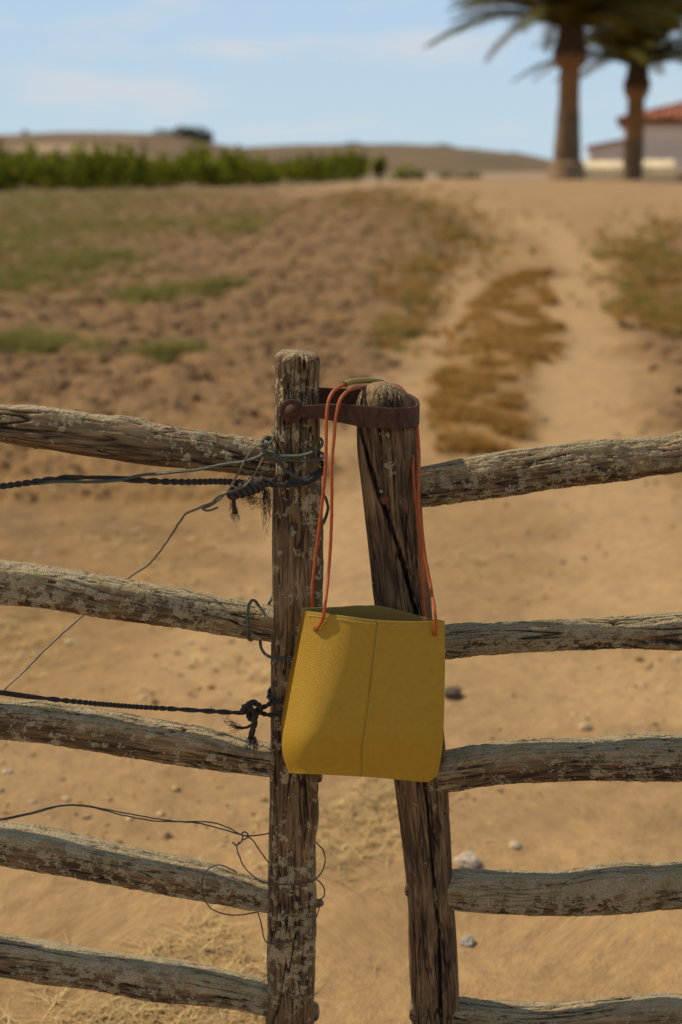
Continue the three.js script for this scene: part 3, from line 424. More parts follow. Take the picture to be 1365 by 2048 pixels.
// ------------------------------------------------------------------ the leather bag
{
  const bag = thing('leather_bag', 'mustard yellow leather bag hanging by orange cords on the leaning post', 'bag');
  const n = 512, tile = new Uint8Array(n * n), R = rng(7), M = 44, cells = []; // pebbled grain: distance to the nearest of many jittered points, on a tile
  for (let j = 0; j < M; j++) for (let i = 0; i < M; i++) cells.push([(i + R() * 0.95) / M, (j + R() * 0.95) / M]);
  for (let j = 0; j < n; j++) for (let i = 0; i < n; i++) { const x = i / n, y = j / n, ci = Math.floor(x * M), cj = Math.floor(y * M); let d1 = 9, d2 = 9; for (let b = -1; b <= 1; b++) for (let a = -1; a <= 1; a++) { const q = cells[((cj + b + M) % M) * M + (ci + a + M) % M]; let dx = Math.abs(q[0] - x), dy = Math.abs(q[1] - y); dx = Math.min(dx, 1 - dx); dy = Math.min(dy, 1 - dy); const d = Math.hypot(dx, dy) * M; if (d < d1) { d2 = d1; d1 = d; } else if (d < d2) d2 = d; } tile[j * n + i] = 255 * Math.min(1, sm(0, 0.5, d2 - d1) * 0.7 + 0.3 * (1 - d1)); }
  const bump = dataTex(n, n, (d) => d.set(tile), false, 1);
  const tone = dataTex(256, 256, (d) => { for (let j = 0; j < 256; j++) for (let i = 0; i < 256; i++) { const v = 1 + 0.10 * fbm(i / 40, j / 40, 3, 3) + 0.05 * noise(i / 3, j / 3, 1); const e = [0.45, 0.258, 0.014].map((c) => enc(c * v)); d.set([...e, 255], (j * 256 + i) * 4); } }, true); tone.wrapS = tone.wrapT = THREE.MirroredRepeatWrapping;
  bump.repeat.set(3.2, 3.2); tone.repeat.set(3.5, 3.5);
  const leather = new THREE.MeshPhysicalMaterial({ map: tone, bumpMap: bump, bumpScale: 0.00038, roughness: 0.42, specularIntensity: 0.8 });
  const suede = std(0.30, 0.185, 0.045, 0.85), edgeM = std(0.26, 0.17, 0.03, 0.7);
  const sp = (pts) => (t) => { for (let i = 1; i < pts.length; i++) if (t <= pts[i][0] || i === pts.length - 1) { const P = pts[Math.max(0, i - 2)], A = pts[i - 1], B = pts[i], Q = pts[Math.min(pts.length - 1, i + 1)], dd = B[0] - A[0], s = (t - A[0]) / dd, m0 = (B[1] - P[1]) / (B[0] - P[0]) * dd, m1 = (Q[1] - A[1]) / (Q[0] - A[0]) * dd, s2 = s * s, s3 = s2 * s; return (2 * s3 - 3 * s2 + 1) * A[1] + (s3 - 2 * s2 + s) * m0 + (-2 * s3 + 3 * s2) * B[1] + (s3 - s2) * m1; } };
  const xl = sp([[0, 613], [0.18, 601], [0.45, 585], [0.65, 573], [0.8, 564.5], [0.9, 567], [1, 578]]), xr = sp([[0, 890], [0.3, 890.5], [0.6, 888.5], [0.8, 885], [0.92, 879], [0.975, 874], [1, 864]]);
  const xlb = sp([[0, 607], [0.27, 589], [0.47, 575], [0.68, 563.5], [0.8, 563], [0.9, 567], [1, 578]]);
  const yt = sp([[-1, 1223], [-0.5, 1232], [0, 1241], [0.5, 1244], [1, 1243]]), yb = sp([[-1, 1546], [0, 1553], [0.6, 1560], [0.95, 1564], [1, 1560]]);
  const zed = (u, v) => lerp(0.098, 0.109, sm(0, 0.85, v)) - u * 0.003 - 0.002 * sm(0.85, 1, v);              // where the side edges lie
  const seamU = (v) => lerp(0.025, -0.005, v) ;
  function front(u, v, p) {
    const uk = lerp(0.0, 0.62, v), B = lerp(0.034, 0.036, v) * (1 - 0.26 * sm(0.70, 1.0, v) ** 1.4), lf = Math.max(0, (-u - uk) / (1 - uk)), rf = Math.max(0, (u - 0.15) / 0.85);
    let z = zed(u, v) + B * (1 - lf * lf) - 0.55 * B * rf ** lerp(2, 3.5, v) - 0.0035 * (1 - lf) * (1 - rf);
    z += 0.002 * Math.sin(Math.PI * Math.min(1, v * 1.15)) * (1 - Math.pow(Math.abs(u), 2.5));
    z += 0.0016 * noise(u * 2.1 + 4, v * 2.3, 1.5);
    const ds = (u - seamU(v)) * 0.098; z += 0.0009 * sm(0, 0.0008, -ds) * (1 - sm(0.004, 0.02, -ds)) - 0.0022 * Math.exp(-((ds / 0.0009) ** 2));
    const px = lerp(xl(v), xr(v), (u + 1) / 2), py = lerp(yt(u), yb(u), v);
    return p.copy(G(px, py, z));
  }
  const ybt = sp([[-1, 1216], [-0.5, 1214], [-0.2, 1211], [0.1, 1212], [0.5, 1225], [0.8, 1236], [1, 1241]]);
  function back(u, v, p) {
    const e = lerp(0.004, 0.050, sm(0.0, 0.9, v)) , B = lerp(0.036, 0.018, sm(0, 0.8, v));
    let z = zed(u, v) - e - B * (1 - Math.pow(Math.abs(u), 2.2)); z = Math.max(z, 0.0405 + 0.004 * Math.abs(u)) ;
    const px = lerp(xlb(v), xr(v) - 6 * (1 - v), (u + 1) / 2), py = lerp(ybt(u), yb(u) - 2, v);
    return p.copy(G(px, py, z));
  }
  const slab = (fn, sign, nu = 150, nv = 130, th = 0.0021) => { // outer skin, inner skin, rim
    const outer = gridGeo(nu, nv, (a, b, p) => fn(a * 2 - 1, b, p)); if (Math.sign(outer.attributes.normal.getZ(nu * 40)) !== sign) flip(outer);
    const inner = gridGeo(nu, nv, (a, b, p) => { fn(a * 2 - 1, b, p); p.z -= sign * th; }); if (Math.sign(inner.attributes.normal.getZ(nu * 40)) === sign) flip(inner);
    const rim = gridGeo(nu, 4, (a, b, p) => { fn(a * 2 - 1, 0, p); p.z -= sign * th * b; p.y += 0.0006 * Math.sin(b * Math.PI); });
    const side = [-1, 1].map((s) => gridGeo(2, nv, (a, b, p) => { fn(s, b, p); p.z -= sign * th * a; }));
    return { outer, inner, rim, side };
  };
  for (const [name, fn, sign] of [['front_panel', front, 1], ['back_panel', back, -1]]) {
    const s = slab(fn, sign), m = mesh(name, s.outer, leather, bag);
    mesh('lining', s.inner, suede, m); mesh('cut_edge', mergeGeometries([s.rim, ...s.side]), edgeM, m);
  }
  const a0 = new THREE.Vector3(), b0 = new THREE.Vector3();
  for (const s of [-1, 1]) mesh('side_gusset', gridGeo(14, 110, (a, b, p) => { front(s, b, a0); back(s, b, b0); a0.z -= 0.0004; p.lerpVectors(a0, b0, a); p.x += -s * 0.012 * Math.sin(a * Math.PI) * sm(0, 0.3, b) * (1 - sm(0.8, 1, b)); }), leather, bag);
  mesh('bottom_panel', gridGeo(90, 10, (a, b, p) => { front(a * 2 - 1, 1, a0); back(a * 2 - 1, 1, b0); p.lerpVectors(a0, b0, b); p.y -= 0.0008 * Math.sin(b * Math.PI); }), leather, bag);
  // stitching: along the rim and beside the seam
  const st = [], thread = std(0.50, 0.37, 0.13, 0.7), q0 = new THREE.Vector3(), q1 = new THREE.Vector3();
  const stitch = (u0, v0, u1, v1) => { front(u0, v0, q0); front(u1, v1, q1); q0.z += 0.0003; q1.z += 0.0003; const d = q1.clone().sub(q0), g = new THREE.CapsuleGeometry(0.00052, d.length(), 3, 6); g.applyQuaternion(new THREE.Quaternion().setFromUnitVectors(new THREE.Vector3(0, 1, 0), d.clone().normalize())); g.translate((q0.x + q1.x) / 2, (q0.y + q1.y) / 2, (q0.z + q1.z) / 2); st.push(g); };
  for (let u = -0.955; u < 0.95; u += 0.0315) stitch(u, 0.021, u + 0.019, 0.021);
  for (let v = 0.035; v < 0.985; v += 0.0185) stitch(seamU(v) + 0.026, v, seamU(v + 0.011) + 0.026, v + 0.011);
  stuff(mesh('stitching', mergeGeometries(st), thread, bag));
  // holes for the cords
  const hole = (u, v) => { front(u, v, q0); const g = new THREE.TorusGeometry(0.0033, 0.0009, 8, 20); g.translate(q0.x, q0.y, q0.z + 0.0002); const m = mesh('eyelet', g, std(0.17, 0.11, 0.05, 0.5), bag); const d = new THREE.CircleGeometry(0.0033, 20); d.translate(q0.x, q0.y, q0.z + 0.0008); mesh('hole', d, std(0.012, 0.008, 0.004, 1), m); return q0.clone(); };
  const hl = hole(-0.815, 0.098), hr = hole(0.852, 0.075);
  // cords: up in front of the iron strap, over behind the post top, and down inside the loop
  const cordM = new THREE.MeshStandardMaterial({ ...speckleTex([0.30, 0.050, 0.006], [0.52, 0.112, 0.012], 8, 6), bumpScale: 0.0003, roughness: 0.55 });
  const fz = 0.0015;
  const c1 = [new THREE.Vector3(hl.x - 0.001, hl.y - 0.0008, hl.z - 0.006), new THREE.Vector3(hl.x, hl.y, hl.z + 0.0022), [645, 1240, hl.z + 0.006], [651, 1205, hl.z + 0.004], [657, 1150, 0.092], [662, 1080, 0.084], [664, 1000, 0.078], [664, 930, 0.072], [669, 870, 0.064], [673, 830, 0.058], [681, 800, 0.050], [695, 783, 0.036], [715, 776, 0.012], [742, 774, -0.020], [772, 775, -0.044], [800, 782, -0.044], [817, 797, -0.030], [827, 820, -0.006], [834, 850, 0.012], [838, 900, 0.024], [838, 950, 0.036], [838, 1000, 0.050], [842, 1050, 0.064], [850, 1110, 0.078], [861, 1170, 0.092], [870, 1225, hr.z + 0.005], [871, 1250, hr.z + 0.006], new THREE.Vector3(hr.x, hr.y, hr.z + 0.0022), new THREE.Vector3(hr.x - 0.002, hr.y - 0.0005, hr.z - 0.006)];
  const c2 = [[632, 1250, 0.066], [627, 1232, 0.064], [625, 1212, 0.066], [626, 1170, 0.068], [632, 1110, 0.068], [642, 1030, 0.068], [651, 940, 0.066], [653, 870, 0.062], [654, 830, 0.058], [658, 800, 0.052], [668, 782, 0.044], [690, 769, 0.026], [712, 762, 0.006], [742, 761, -0.026], [770, 766, -0.050], [800, 774, -0.050], [816, 795, -0.036], [824, 820, -0.012], [827, 850, 0.004], [826, 900, 0.016], [828, 960, 0.028], [833, 1010, 0.038], [838, 1050, 0.045], [842, 1100, 0.050], [845, 1160, 0.054], [849, 1225, 0.056], [850, 1250, 0.056]];
  const cord = (pts, uvk) => { const g = tube(pts, 0.0024, 420, 10, 0.0003); const uv = g.attributes.uv; for (let i = 0; i < uv.count; i++) uv.setX(i, uv.getX(i) * 40); return g; };
  mesh('cord', cord(c1), cordM, bag); const cc = mesh('cord', cord(c2), cordM, bag);
  const sl = []; for (let i = 0; i <= 60; i++) sl.push(curve([[690, 769, 0.026], [700, 764.5, 0.017], [712, 762, 0.006], [742, 761, -0.026], [764, 764, -0.046]]).getPointAt(i / 60));
  const sg = new THREE.TubeGeometry(new THREE.CatmullRomCurve3(sl), 70, 0.0040, 14); mesh('sleeve', sg, new THREE.MeshStandardMaterial({ color: lin(0.27, 0.19, 0.022), roughness: 0.5 }), cc);
}

// ------------------------------------------------------------------ palms
const frondMs = [std(0.12, 0.110, 0.016, 0.55), std(0.20, 0.165, 0.026, 0.55), std(0.08, 0.075, 0.014, 0.55)].map((m) => { const p = new THREE.MeshPhysicalMaterial({ color: m.color, roughness: 0.8, specularIntensity: 0.15, side: THREE.DoubleSide, transmission: 0.3, thickness: 0 }); return p; });
function frondGeo(len, droop, seed) { // along +x, curving down
  const R = rng(seed), P = [], I = [], n = 62;
  const rach = (t) => new THREE.Vector3(len * t * (1 - 0.10 * droop * t), len * (0.06 * t - 0.36 * droop * t * t - 0.14 * droop * t * t * t), 0);
  const pts = []; for (let i = 0; i <= 16; i++) pts.push(rach(i / 16));
  const c = new THREE.CatmullRomCurve3(pts), st = new THREE.TubeGeometry(c, 16, 0.02, 5); const A = st.attributes.position, rad = 6;
  for (let i = 0; i <= 16; i++) { const ctr = c.getPointAt(i / 16), k = lerp(1.5, 0.25, i / 16); for (let j = 0; j < rad; j++) { const q = i * rad + j; A.setXYZ(q, ctr.x + (A.getX(q) - ctr.x) * k, ctr.y + (A.getY(q) - ctr.y) * k, ctr.z + (A.getZ(q) - ctr.z) * k); } }
  const quads = [];
  for (let i = 0; i < n; i++) for (const s of [-1, 1]) {
    const t = 0.10 + 0.90 * (i + R() * 0.8) / n, b = rach(Math.min(1, t)), tn = rach(Math.min(1, t + 0.02)).sub(rach(t - 0.02)).normalize();
    const l = len * 0.165 * Math.pow(Math.sin(Math.PI * (0.16 + 0.80 * t)), 0.6) * (0.85 + 0.3 * R()), sw = lerp(0.45, 0.9, t) + 0.2 * (R() - 0.5), up = 0.42 * (1 - t) + 0.25 * (R() - 0.4);
    const d = new THREE.Vector3(tn.x * sw, tn.y * sw + up - 0.25 * t, s).normalize(), w = tn.clone().multiplyScalar(0.022);
    const m = b.clone().addScaledVector(d, l * 0.5), e = b.clone().addScaledVector(d, l); e.y -= l * 0.16;
    const k = P.length / 3; for (const q of [b.clone().sub(w), b.clone().add(w), m.clone().add(w), m.clone().sub(w), e]) P.push(q.x, q.y, q.z); I.push(k, k + 1, k + 2, k, k + 2, k + 3, k + 3, k + 2, k + 4);
  }
  const g = new THREE.BufferGeometry(); g.setAttribute('position', new THREE.Float32BufferAttribute(P, 3)); g.setIndex(I); g.computeVertexNormals();
  st.deleteAttribute('uv'); return mergeGeometries([g, st]);
}
const frondKinds = [0.35, 0.6, 0.8, 1.05].flatMap((d, i) => [frondGeo(3.1, d, 100 + i), frondGeo(2.8, d, 120 + i)]);
function palm(px, pyBase, D, label, prof, nF, seed) { // prof: [py, radius in px, r, g, b]
  const bx = (px - W / 2) / F * D / 1.03, z = DIST - D, y0 = land(bx, z) - 0.1, R = rng(seed);
  const Y = (py) => { const d = ray(px, py); return EYE + d.y * ((z - DIST) / d.z); }, k = D / F;
  const t = thing('palm_tree', label, 'palm tree', [bx, y0, z], 'palms beside the farmhouse'), C = [], nu = 40, nv = 150;
  const pr = prof.map(([py, r, ...c]) => [Y(py) - y0, r * k * 1.22, ...c]).sort((a, b) => a[0] - b[0]); pr[0][0] = Math.min(pr[0][0], 0);
  const look = (y) => { let i = 1; while (i < pr.length - 1 && pr[i][0] < y) i++; const s = sm(pr[i - 1][0], pr[i][0], y); return pr[i].map((v, q) => lerp(pr[i - 1][q], v, s)); };
  const top = pr[pr.length - 1][0];
  const g = gridGeo(nu, nv, (a, b, p) => { const y = b * top, [, r, cr, cg, cb] = look(y), row = y / 0.13, th = a * 2 * Math.PI, i = Math.floor(row), f = row - i, dm = Math.abs(((a * 14 + (i % 2) * 0.5) % 1) - 0.5) * 2; const rr = (r * (1 + 0.05 * noise(Math.cos(th) * 2, y * 1.5, Math.sin(th) * 2 + seed)) + 0.022 * (1 - f) * (1 - 0.6 * dm)); p.set(Math.cos(th) * rr, y, Math.sin(th) * rr); const v = (0.75 + 0.4 * (1 - dm) * (1 - f)) * (1 + 0.4 * noise(Math.cos(th) * 3, y * 5, Math.sin(th) * 3)); C.push(cr * v, cg * v, cb * v); }, true);
  g.setAttribute('color', new THREE.Float32BufferAttribute(C, 3)); flip(g);
  mesh('trunk', g, new THREE.MeshStandardMaterial({ vertexColors: true, roughness: 1 }), t);
  const crown = new THREE.Group(); crown.name = 'crown'; crown.position.set(0, top - 0.12, 0); t.add(crown);
  for (let i = 0; i < nF; i++) {
    const s = i / nF, el = lerp(0.02, 1.35, Math.pow(s, 1.15)) + (R() - 0.5) * 0.2, az = i * 2.39996 + R() * 0.4, kind = Math.min(3, Math.max(0, Math.floor(lerp(0.6, 3.2, 1 - s) + (R() - 0.5)))) * 2 + (R() < 0.5 ? 1 : 0);
    const m = mesh('frond', frondKinds[kind], frondMs[Math.floor(R() * 3)], crown); m.rotation.order = 'YZX'; m.rotation.set((R() - 0.5) * 0.7, az, el + 0.30); m.scale.setScalar((0.88 + 0.2 * R()) * 1.02);
    m.position.set(Math.cos(az) * 0.14, lerp(-0.1, 0.45, s), -Math.sin(az) * 0.14);
  }
  return t;
}
const PO = [0.30, 0.148, 0.056], PD = [0.19, 0.122, 0.064], PB = [0.31, 0.20, 0.115], PK = [0.085, 0.044, 0.018];
palm(1134, 358, 35, 'nearer and taller palm, its broad trunk dark grey low down and orange brown above', [[372, 32, ...PB], [330, 27, ...PB], [318, 21, ...PD], [235, 18, ...PD], [205, 16, ...PO], [140, 15.5, ...PO], [126, 25, ...PO], [104, 27, ...PK], [80, 22, ...PK], [40, 18, ...PK]], 104, 4);
palm(1267, 356, 41, 'farther and thinner palm standing in front of the tiled house', [[372, 16, ...PD], [320, 15.5, ...PD], [290, 15, ...PD], [262, 14, ...PO], [200, 13, ...PO], [186, 19, ...PO], [168, 21, ...PK], [150, 17, ...PK], [118, 14, ...PK]], 84, 9);

// ------------------------------------------------------------------ the farmhouse
const at = (px, py, D) => { const d = ray(px, py), t = D / -d.z; return new THREE.Vector3(d.x * t, EYE + d.y * t, DIST - D); };
function plaster(r, g, b, seed) { const v = speckleTex([r * 0.86, g * 0.86, b * 0.86], [r * 1.06, g * 1.06, b * 1.06], 5, seed); return new THREE.MeshStandardMaterial({ ...v, bumpScale: 0.01, roughness: 0.95 }); }
const box = (x0, y0, z0, x1, y1, z1) => { const g = new THREE.BoxGeometry(x1 - x0, y1 - y0, z1 - z0); g.translate((x0 + x1) / 2, (y0 + y1) / 2, (z0 + z1) / 2); return g; };
{
  const D = 58, A = at(1254, 250, D), base = land(A.x + 3, A.z) - 0.3, len = 11, deep = 7;
  const h = thing('farmhouse', 'low pale farmhouse with an orange tiled hipped roof behind the thinner palm', 'house', [A.x, base, A.z]);
  h.rotation.y = -0.175;
  const top = A.y - base, wallM = plaster(0.74, 0.62, 0.52, 4);
  mesh('wall', box(0, 0, -deep, len, top, 0), wallM, h);
  mesh('cornice', box(-0.14, top, -deep - 0.14, len + 0.14, top + 0.12, 0.14), plaster(0.36, 0.22, 0.15, 5), h);
  const ov = 0.32, rise = 1.0, run = deep / 2 + ov, ey = top + 0.125; // hip roof: eaves all round, ridge inset by the run
  const E = [[-ov, ey, ov], [len + ov, ey, ov], [len + ov, ey, -deep - ov], [-ov, ey, -deep - ov], [-ov + run, ey + rise, -deep / 2], [len + ov - run, ey + rise, -deep / 2]].map((p) => new THREE.Vector3(...p));
  const rg = new THREE.BufferGeometry(), tri = [0, 1, 5, 0, 5, 4, 1, 2, 5, 2, 3, 4, 2, 4, 5, 3, 0, 4, 0, 2, 1, 0, 3, 2]; rg.setAttribute('position', new THREE.Float32BufferAttribute(tri.flatMap((i) => E[i].toArray()), 3)); rg.computeVertexNormals();
  const tiles = [std(0.34, 0.098, 0.040, 0.9), std(0.24, 0.062, 0.026, 0.9), std(0.42, 0.145, 0.065, 0.9)], roof = mesh('roof', rg, std(0.16, 0.05, 0.025, 0.95), h);
  const R = rng(3), sl = Math.hypot(rise, run), pitch = Math.atan2(rise, run), rows = 7, pw = 0.245;
  const tg = new THREE.CylinderGeometry(0.10, 0.115, sl / rows * 1.14, 9, 1, true, -Math.PI / 2, Math.PI); tg.rotateX(-Math.PI / 2); // half barrel, wide end down the slope
  for (const m of tiles) m.side = THREE.DoubleSide;
  const tileAt = (px2, s, side) => { const m = mesh('tile', tg, tiles[Math.floor(R() * 3)], roof); m.rotation.order = 'YXZ'; if (side) { m.rotation.set(pitch, -Math.PI / 2, 0); m.position.set(-ov + run * s, ey + rise * s + 0.035, px2); } else { m.rotation.set(pitch, 0, (R() - 0.5) * 0.04); m.position.set(px2, ey + rise * s + 0.035, ov - run * s); } };
  for (let c = 0; c < 27; c++) for (let r = 0; r < rows; r++) { const x = -ov + 0.14 + c * pw, s = (r + 0.5) / rows; if (x + ov > run * s + 0.04) tileAt(x, s, false); }
  for (let r = 0; r < 4; r++) for (let c = 0; c < 10; c++) { const z = ov - 0.14 - c * pw, s = (r + 0.5) / rows; if (ov - z > run * s + 0.04) tileAt(z, s, true); }
  // the hip is covered by a run of barrel tiles too
  const hv = E[4].clone().sub(E[0]), hl = hv.length(); for (let i = 0; i < 10; i++) { const m = mesh('hip_tile', tg, tiles[i % 3], roof); m.position.copy(E[0]).addScaledVector(hv, (i + 0.5) / 10).add(new THREE.Vector3(0, 0.07, 0)); m.lookAt(m.getWorldPosition(new THREE.Vector3()).sub(hv)); m.scale.setScalar(1.1); }
  const B = at(1181, 291, D - 0.02), Cc = at(1252, 276, D - 0.02), w = thing('outbuilding', 'small pinkish lean-to with a sloping top left of the tiled house', 'outbuilding', [B.x, base, B.z]);
  const sh = new THREE.Shape([[0, 0], [Cc.x - B.x - 0.02, 0], [Cc.x - B.x - 0.02, Cc.y - base - 0.14], [0, B.y - base - 0.14]].map(([x, y]) => new THREE.Vector2(x, y)));
  const eg = new THREE.ExtrudeGeometry(sh, { depth: 3.5, bevelEnabled: false }); eg.translate(0, 0, -3.9); mesh('wall', eg, plaster(0.70, 0.57, 0.48, 6), w); w.rotation.y = -0.15;
  const s2 = new THREE.Shape([[-0.12, B.y - base - 0.135 - 0.02], [Cc.x - B.x - 0.02, Cc.y - base - 0.135], [Cc.x - B.x - 0.02, Cc.y - base], [-0.12, B.y - base]].map(([x, y]) => new THREE.Vector2(x, y)));
  const e2 = new THREE.ExtrudeGeometry(s2, { depth: 3.7, bevelEnabled: false }); e2.translate(0, 0, -4.0); mesh('roof', e2, std(0.42, 0.21, 0.15, 0.9), w);
}
// whitewashed blocks by the palms
function blockWall(px0, px1, py0, py1, D, name, label, mat, seed, cat = 'wall') {
  const a = at(px0, py0, D), b = at(px1, py1, D), y0 = Math.min(b.y, land(a.x, a.z)) - 0.1, w = b.x - a.x, hh = a.y - y0, g = new THREE.BoxGeometry(w, hh, 0.5, 24, 12, 14), A = g.attributes.position;
  for (let i = 0; i < A.count; i++) { let x = A.getX(i) / (w / 2), y = A.getY(i) / (hh / 2), z = A.getZ(i) / 0.25; const e = Math.max(0, Math.abs(x) - 0.88) / 0.12, f = Math.max(0, y - 0.6) / 0.4; const k = 0.06 * noise(x * 3 + seed, y * 2, z * 2); A.setXYZ(i, x * w / 2 * (1 - 0.02 * f) + k * 0.4, (y - 0.22 * e * e * (y > 0 ? 1 : 0) + 0.1 * noise(x * 2.4 + seed, 1, z)) * hh / 2, z * 0.6 + k); if (y > 0) A.setY(i, A.getY(i) * lerp(1, 0.4, sm(-0.5, 1, z) * (0.85 + 0.3 * noise(x * 4 + seed, 2, 3)))); }
  g.computeVertexNormals(); const m = mesh(name, g, mat, scene); m.position.set((a.x + b.x) / 2, y0 + hh / 2, a.z); m.rotation.y = -0.25; return tag(m, label, cat, 'whitewashed wall pieces by the palms');
}
const white = plaster(0.78, 0.64, 0.40, 7);
blockWall(1160, 1252, 322, 366, 50, 'low_wall', 'cream whitewashed low wall between the two palm trunks', white, 1);
blockWall(1280, 1350, 320, 366, 52, 'low_wall', 'shorter cream low wall right of the thinner palm', white, 5);
blockWall(1346, 1420, 338, 366, 54, 'low_wall', 'dull brown low wall at the far right below the house', plaster(0.30, 0.20, 0.12, 8), 9);

// ------------------------------------------------------------------ leaves: vines, bushes, weeds
function leafBall(n, shape, leaf, seed, cols) { // leaf-sized faces spread through a volume; cols picks the light or dark clump
  const R = rng(seed), P = [], C = [], I = [], nrm = [], v = new THREE.Vector3(), q = new THREE.Quaternion(), e = new THREE.Euler();
  for (let i = 0; i < n; i++) {
    shape(R, v); const s = leaf * (0.65 + 0.7 * R()), c = cols[Math.floor(R() * cols.length)], t = 0.8 + 0.4 * R(); e.set(-Math.PI / 2 + (R() - 0.5) * 1.9, R() * 6.28, (R() - 0.5) * 1.4); q.setFromEuler(e);
    const k = P.length / 3; for (const [x, y, z] of [[0, -0.9, 0], [0.75, -0.3, 0.12], [0.55, 0.5, 0.05], [0, 0.95, -0.1], [-0.55, 0.5, 0.05], [-0.75, -0.3, 0.12]]) { const p = new THREE.Vector3(x * s, y * s, z * s).applyQuaternion(q).add(v); P.push(p.x, p.y, p.z); C.push(c[0] * t, c[1] * t, c[2] * t); }
    I.push(k, k + 1, k + 2, k, k + 2, k + 3, k, k + 3, k + 4, k, k + 4, k + 5);
  }
  const g = new THREE.BufferGeometry(); g.setAttribute('position', new THREE.Float32BufferAttribute(P, 3)); g.setAttribute('color', new THREE.Float32BufferAttribute(C, 3)); g.setIndex(I); g.computeVertexNormals(); return g;
}
const leafM = new THREE.MeshPhysicalMaterial({ vertexColors: true, roughness: 0.95, specularIntensity: 0.25, side: THREE.DoubleSide, transmission: 0.55, thickness: 0 });
const barkM = std(0.075, 0.050, 0.032, 1);
const VG = [[0.17, 0.20, 0.012], [0.055, 0.07, 0.006], [0.30, 0.31, 0.02], [0.40, 0.385, 0.03]], DG = [[0.055, 0.060, 0.020], [0.075, 0.078, 0.026], [0.04, 0.045, 0.016]];
{
  const kinds = []; for (let i = 0; i < 5; i++) {
    const lobes = [], R = rng(40 + i); for (let j = 0; j < 6; j++) lobes.push([(R() - 0.5) * 1.15, 0.20 + R() * 0.62, (R() - 0.5) * 0.6, 0.22 + R() * 0.16]);
    const leaves = leafBall(760, (r, v) => { if (r() < 0.2) { const l = lobes[Math.floor(r() * 6)], s = r(); v.set(l[0] + (r() - 0.5) * 0.10 + 0.12 * s, l[1] + 0.1 + s * 0.5, l[2] + (r() - 0.5) * 0.1); return; } const l = lobes[Math.floor(r() * 6)], a = r() * 6.283, c = 2 * r() - 1, d = l[3] * Math.cbrt(r()) * 1.15, h = Math.sqrt(1 - c * c); v.set(l[0] + Math.cos(a) * h * d, Math.abs(l[1] + c * d) + 0.02, l[2] + Math.sin(a) * h * d); }, 0.062, 70 + i, VG);
    const stem = mergeGeometries([new THREE.TubeGeometry(new THREE.CatmullRomCurve3([[0, -0.1, 0], [0.04, 0.2, 0.02], [-0.03, 0.4, 0], [0.05, 0.62, 0.02]].map((p) => new THREE.Vector3(...p))), 12, 0.035, 6), new THREE.TubeGeometry(new THREE.CatmullRomCurve3([[-0.03, 0.4, 0], [0.25, 0.55, 0.05], [0.5, 0.62, 0]].map((p) => new THREE.Vector3(...p))), 8, 0.018, 5), new THREE.TubeGeometry(new THREE.CatmullRomCurve3([[0, 0.42, 0], [-0.25, 0.52, -0.05], [-0.5, 0.62, 0]].map((p) => new THREE.Vector3(...p))), 8, 0.018, 5)]);
    kinds.push([leaves, stem]);
  }
  const R = rng(17), place = (x, z, s, label, turn) => { const [lv, st] = kinds[Math.floor(R() * 5)], t = thing('grapevine', label, 'grapevine', [x, land(x, z) - 0.02, z], label.includes('front') ? 'grapevines in the front row' : 'grapevines in the rows behind'); mesh('trunk', st, barkM, t); mesh('foliage', lv, leafM, t); t.rotation.y = turn; t.scale.set(s * (0.95 + 0.2 * R()), s, s); };
  const a = [-11.5, DIST - 36], b = [1.0, DIST - 84], dx = b[0] - a[0], dz = b[1] - a[1], L = Math.hypot(dx, dz), dir = Math.atan2(-dz, dx);
  for (let d = 0; d < L; d += 1.45) { const f = d / L; place(a[0] + dx * f + (R() - 0.5) * 0.3, a[1] + dz * f + (R() - 0.5) * 0.3, lerp(1.08, 0.98, f) * (0.74 + 0.40 * R() + 0.38 * sm(-0.25, 0.35, noise(d * 0.33, 3.3, 1))), 'leafy green grapevine in the front row along the field edge', dir + (R() - 0.5) * 0.5); }
  for (const [ox, oz, n] of [[-2.0, -6, 26], [-3.6, -12, 22]]) for (let i = 0; i < n; i++) { const f = i * 1.5 / L; place(a[0] + ox + dx * f, a[1] + oz + dz * f, 1.0 * (0.85 + 0.3 * R()), 'leafy green grapevine in a row behind the field edge row', dir + (R() - 0.5) * 0.5); }
}
function bush(px0, px1, pyTop, pyBase, D, label, cols, seed, n = 900, y0) {
  const a = at((px0 + px1) / 2, pyBase, D), w = (px1 - px0) * D / F / 2, hh = (pyBase - pyTop) * D / F, R0 = rng(seed), lobes = []; for (let j = 0; j < 9; j++) { const x = (R0() * 2 - 1) * 0.75; lobes.push([x, 0.25 + R0() * 0.5 * (1 - x * x), (R0() - 0.5), 0.25 + 0.2 * R0()]); }
  const t = thing('bush', label, 'bush', [a.x, y0 ?? land(a.x, a.z), a.z]), up = a.y - t.position.y;
  mesh('foliage', leafBall(n, (r, v) => { const l = lobes[Math.floor(r() * 9)], an = r() * 6.283, c = 2 * r() - 1, d = l[3] * Math.cbrt(r()), h = Math.sqrt(1 - c * c); v.set((l[0] + Math.cos(an) * h * d) * w, Math.max(0.0, (l[1] + c * d)) * (hh + up * 0.6), (l[2] * 0.7 + Math.sin(an) * h * d) * w); }, 0.035 * (w + hh), seed, cols), leafM, t);
  const st = new THREE.CylinderGeometry(0.02 * w + 0.01, 0.04 * w + 0.02, hh * 0.5, 6); st.translate(0, hh * 0.22, 0); mesh('stem', st, barkM, t); return t;
}
bush(734, 788, 308, 368, 60, 'upright green bush alone right of the end of the vine row', VG, 21, 700);
bush(780, 866, 332, 370, 58, 'low spreading green bush beside the pale far track', VG, 22, 700);
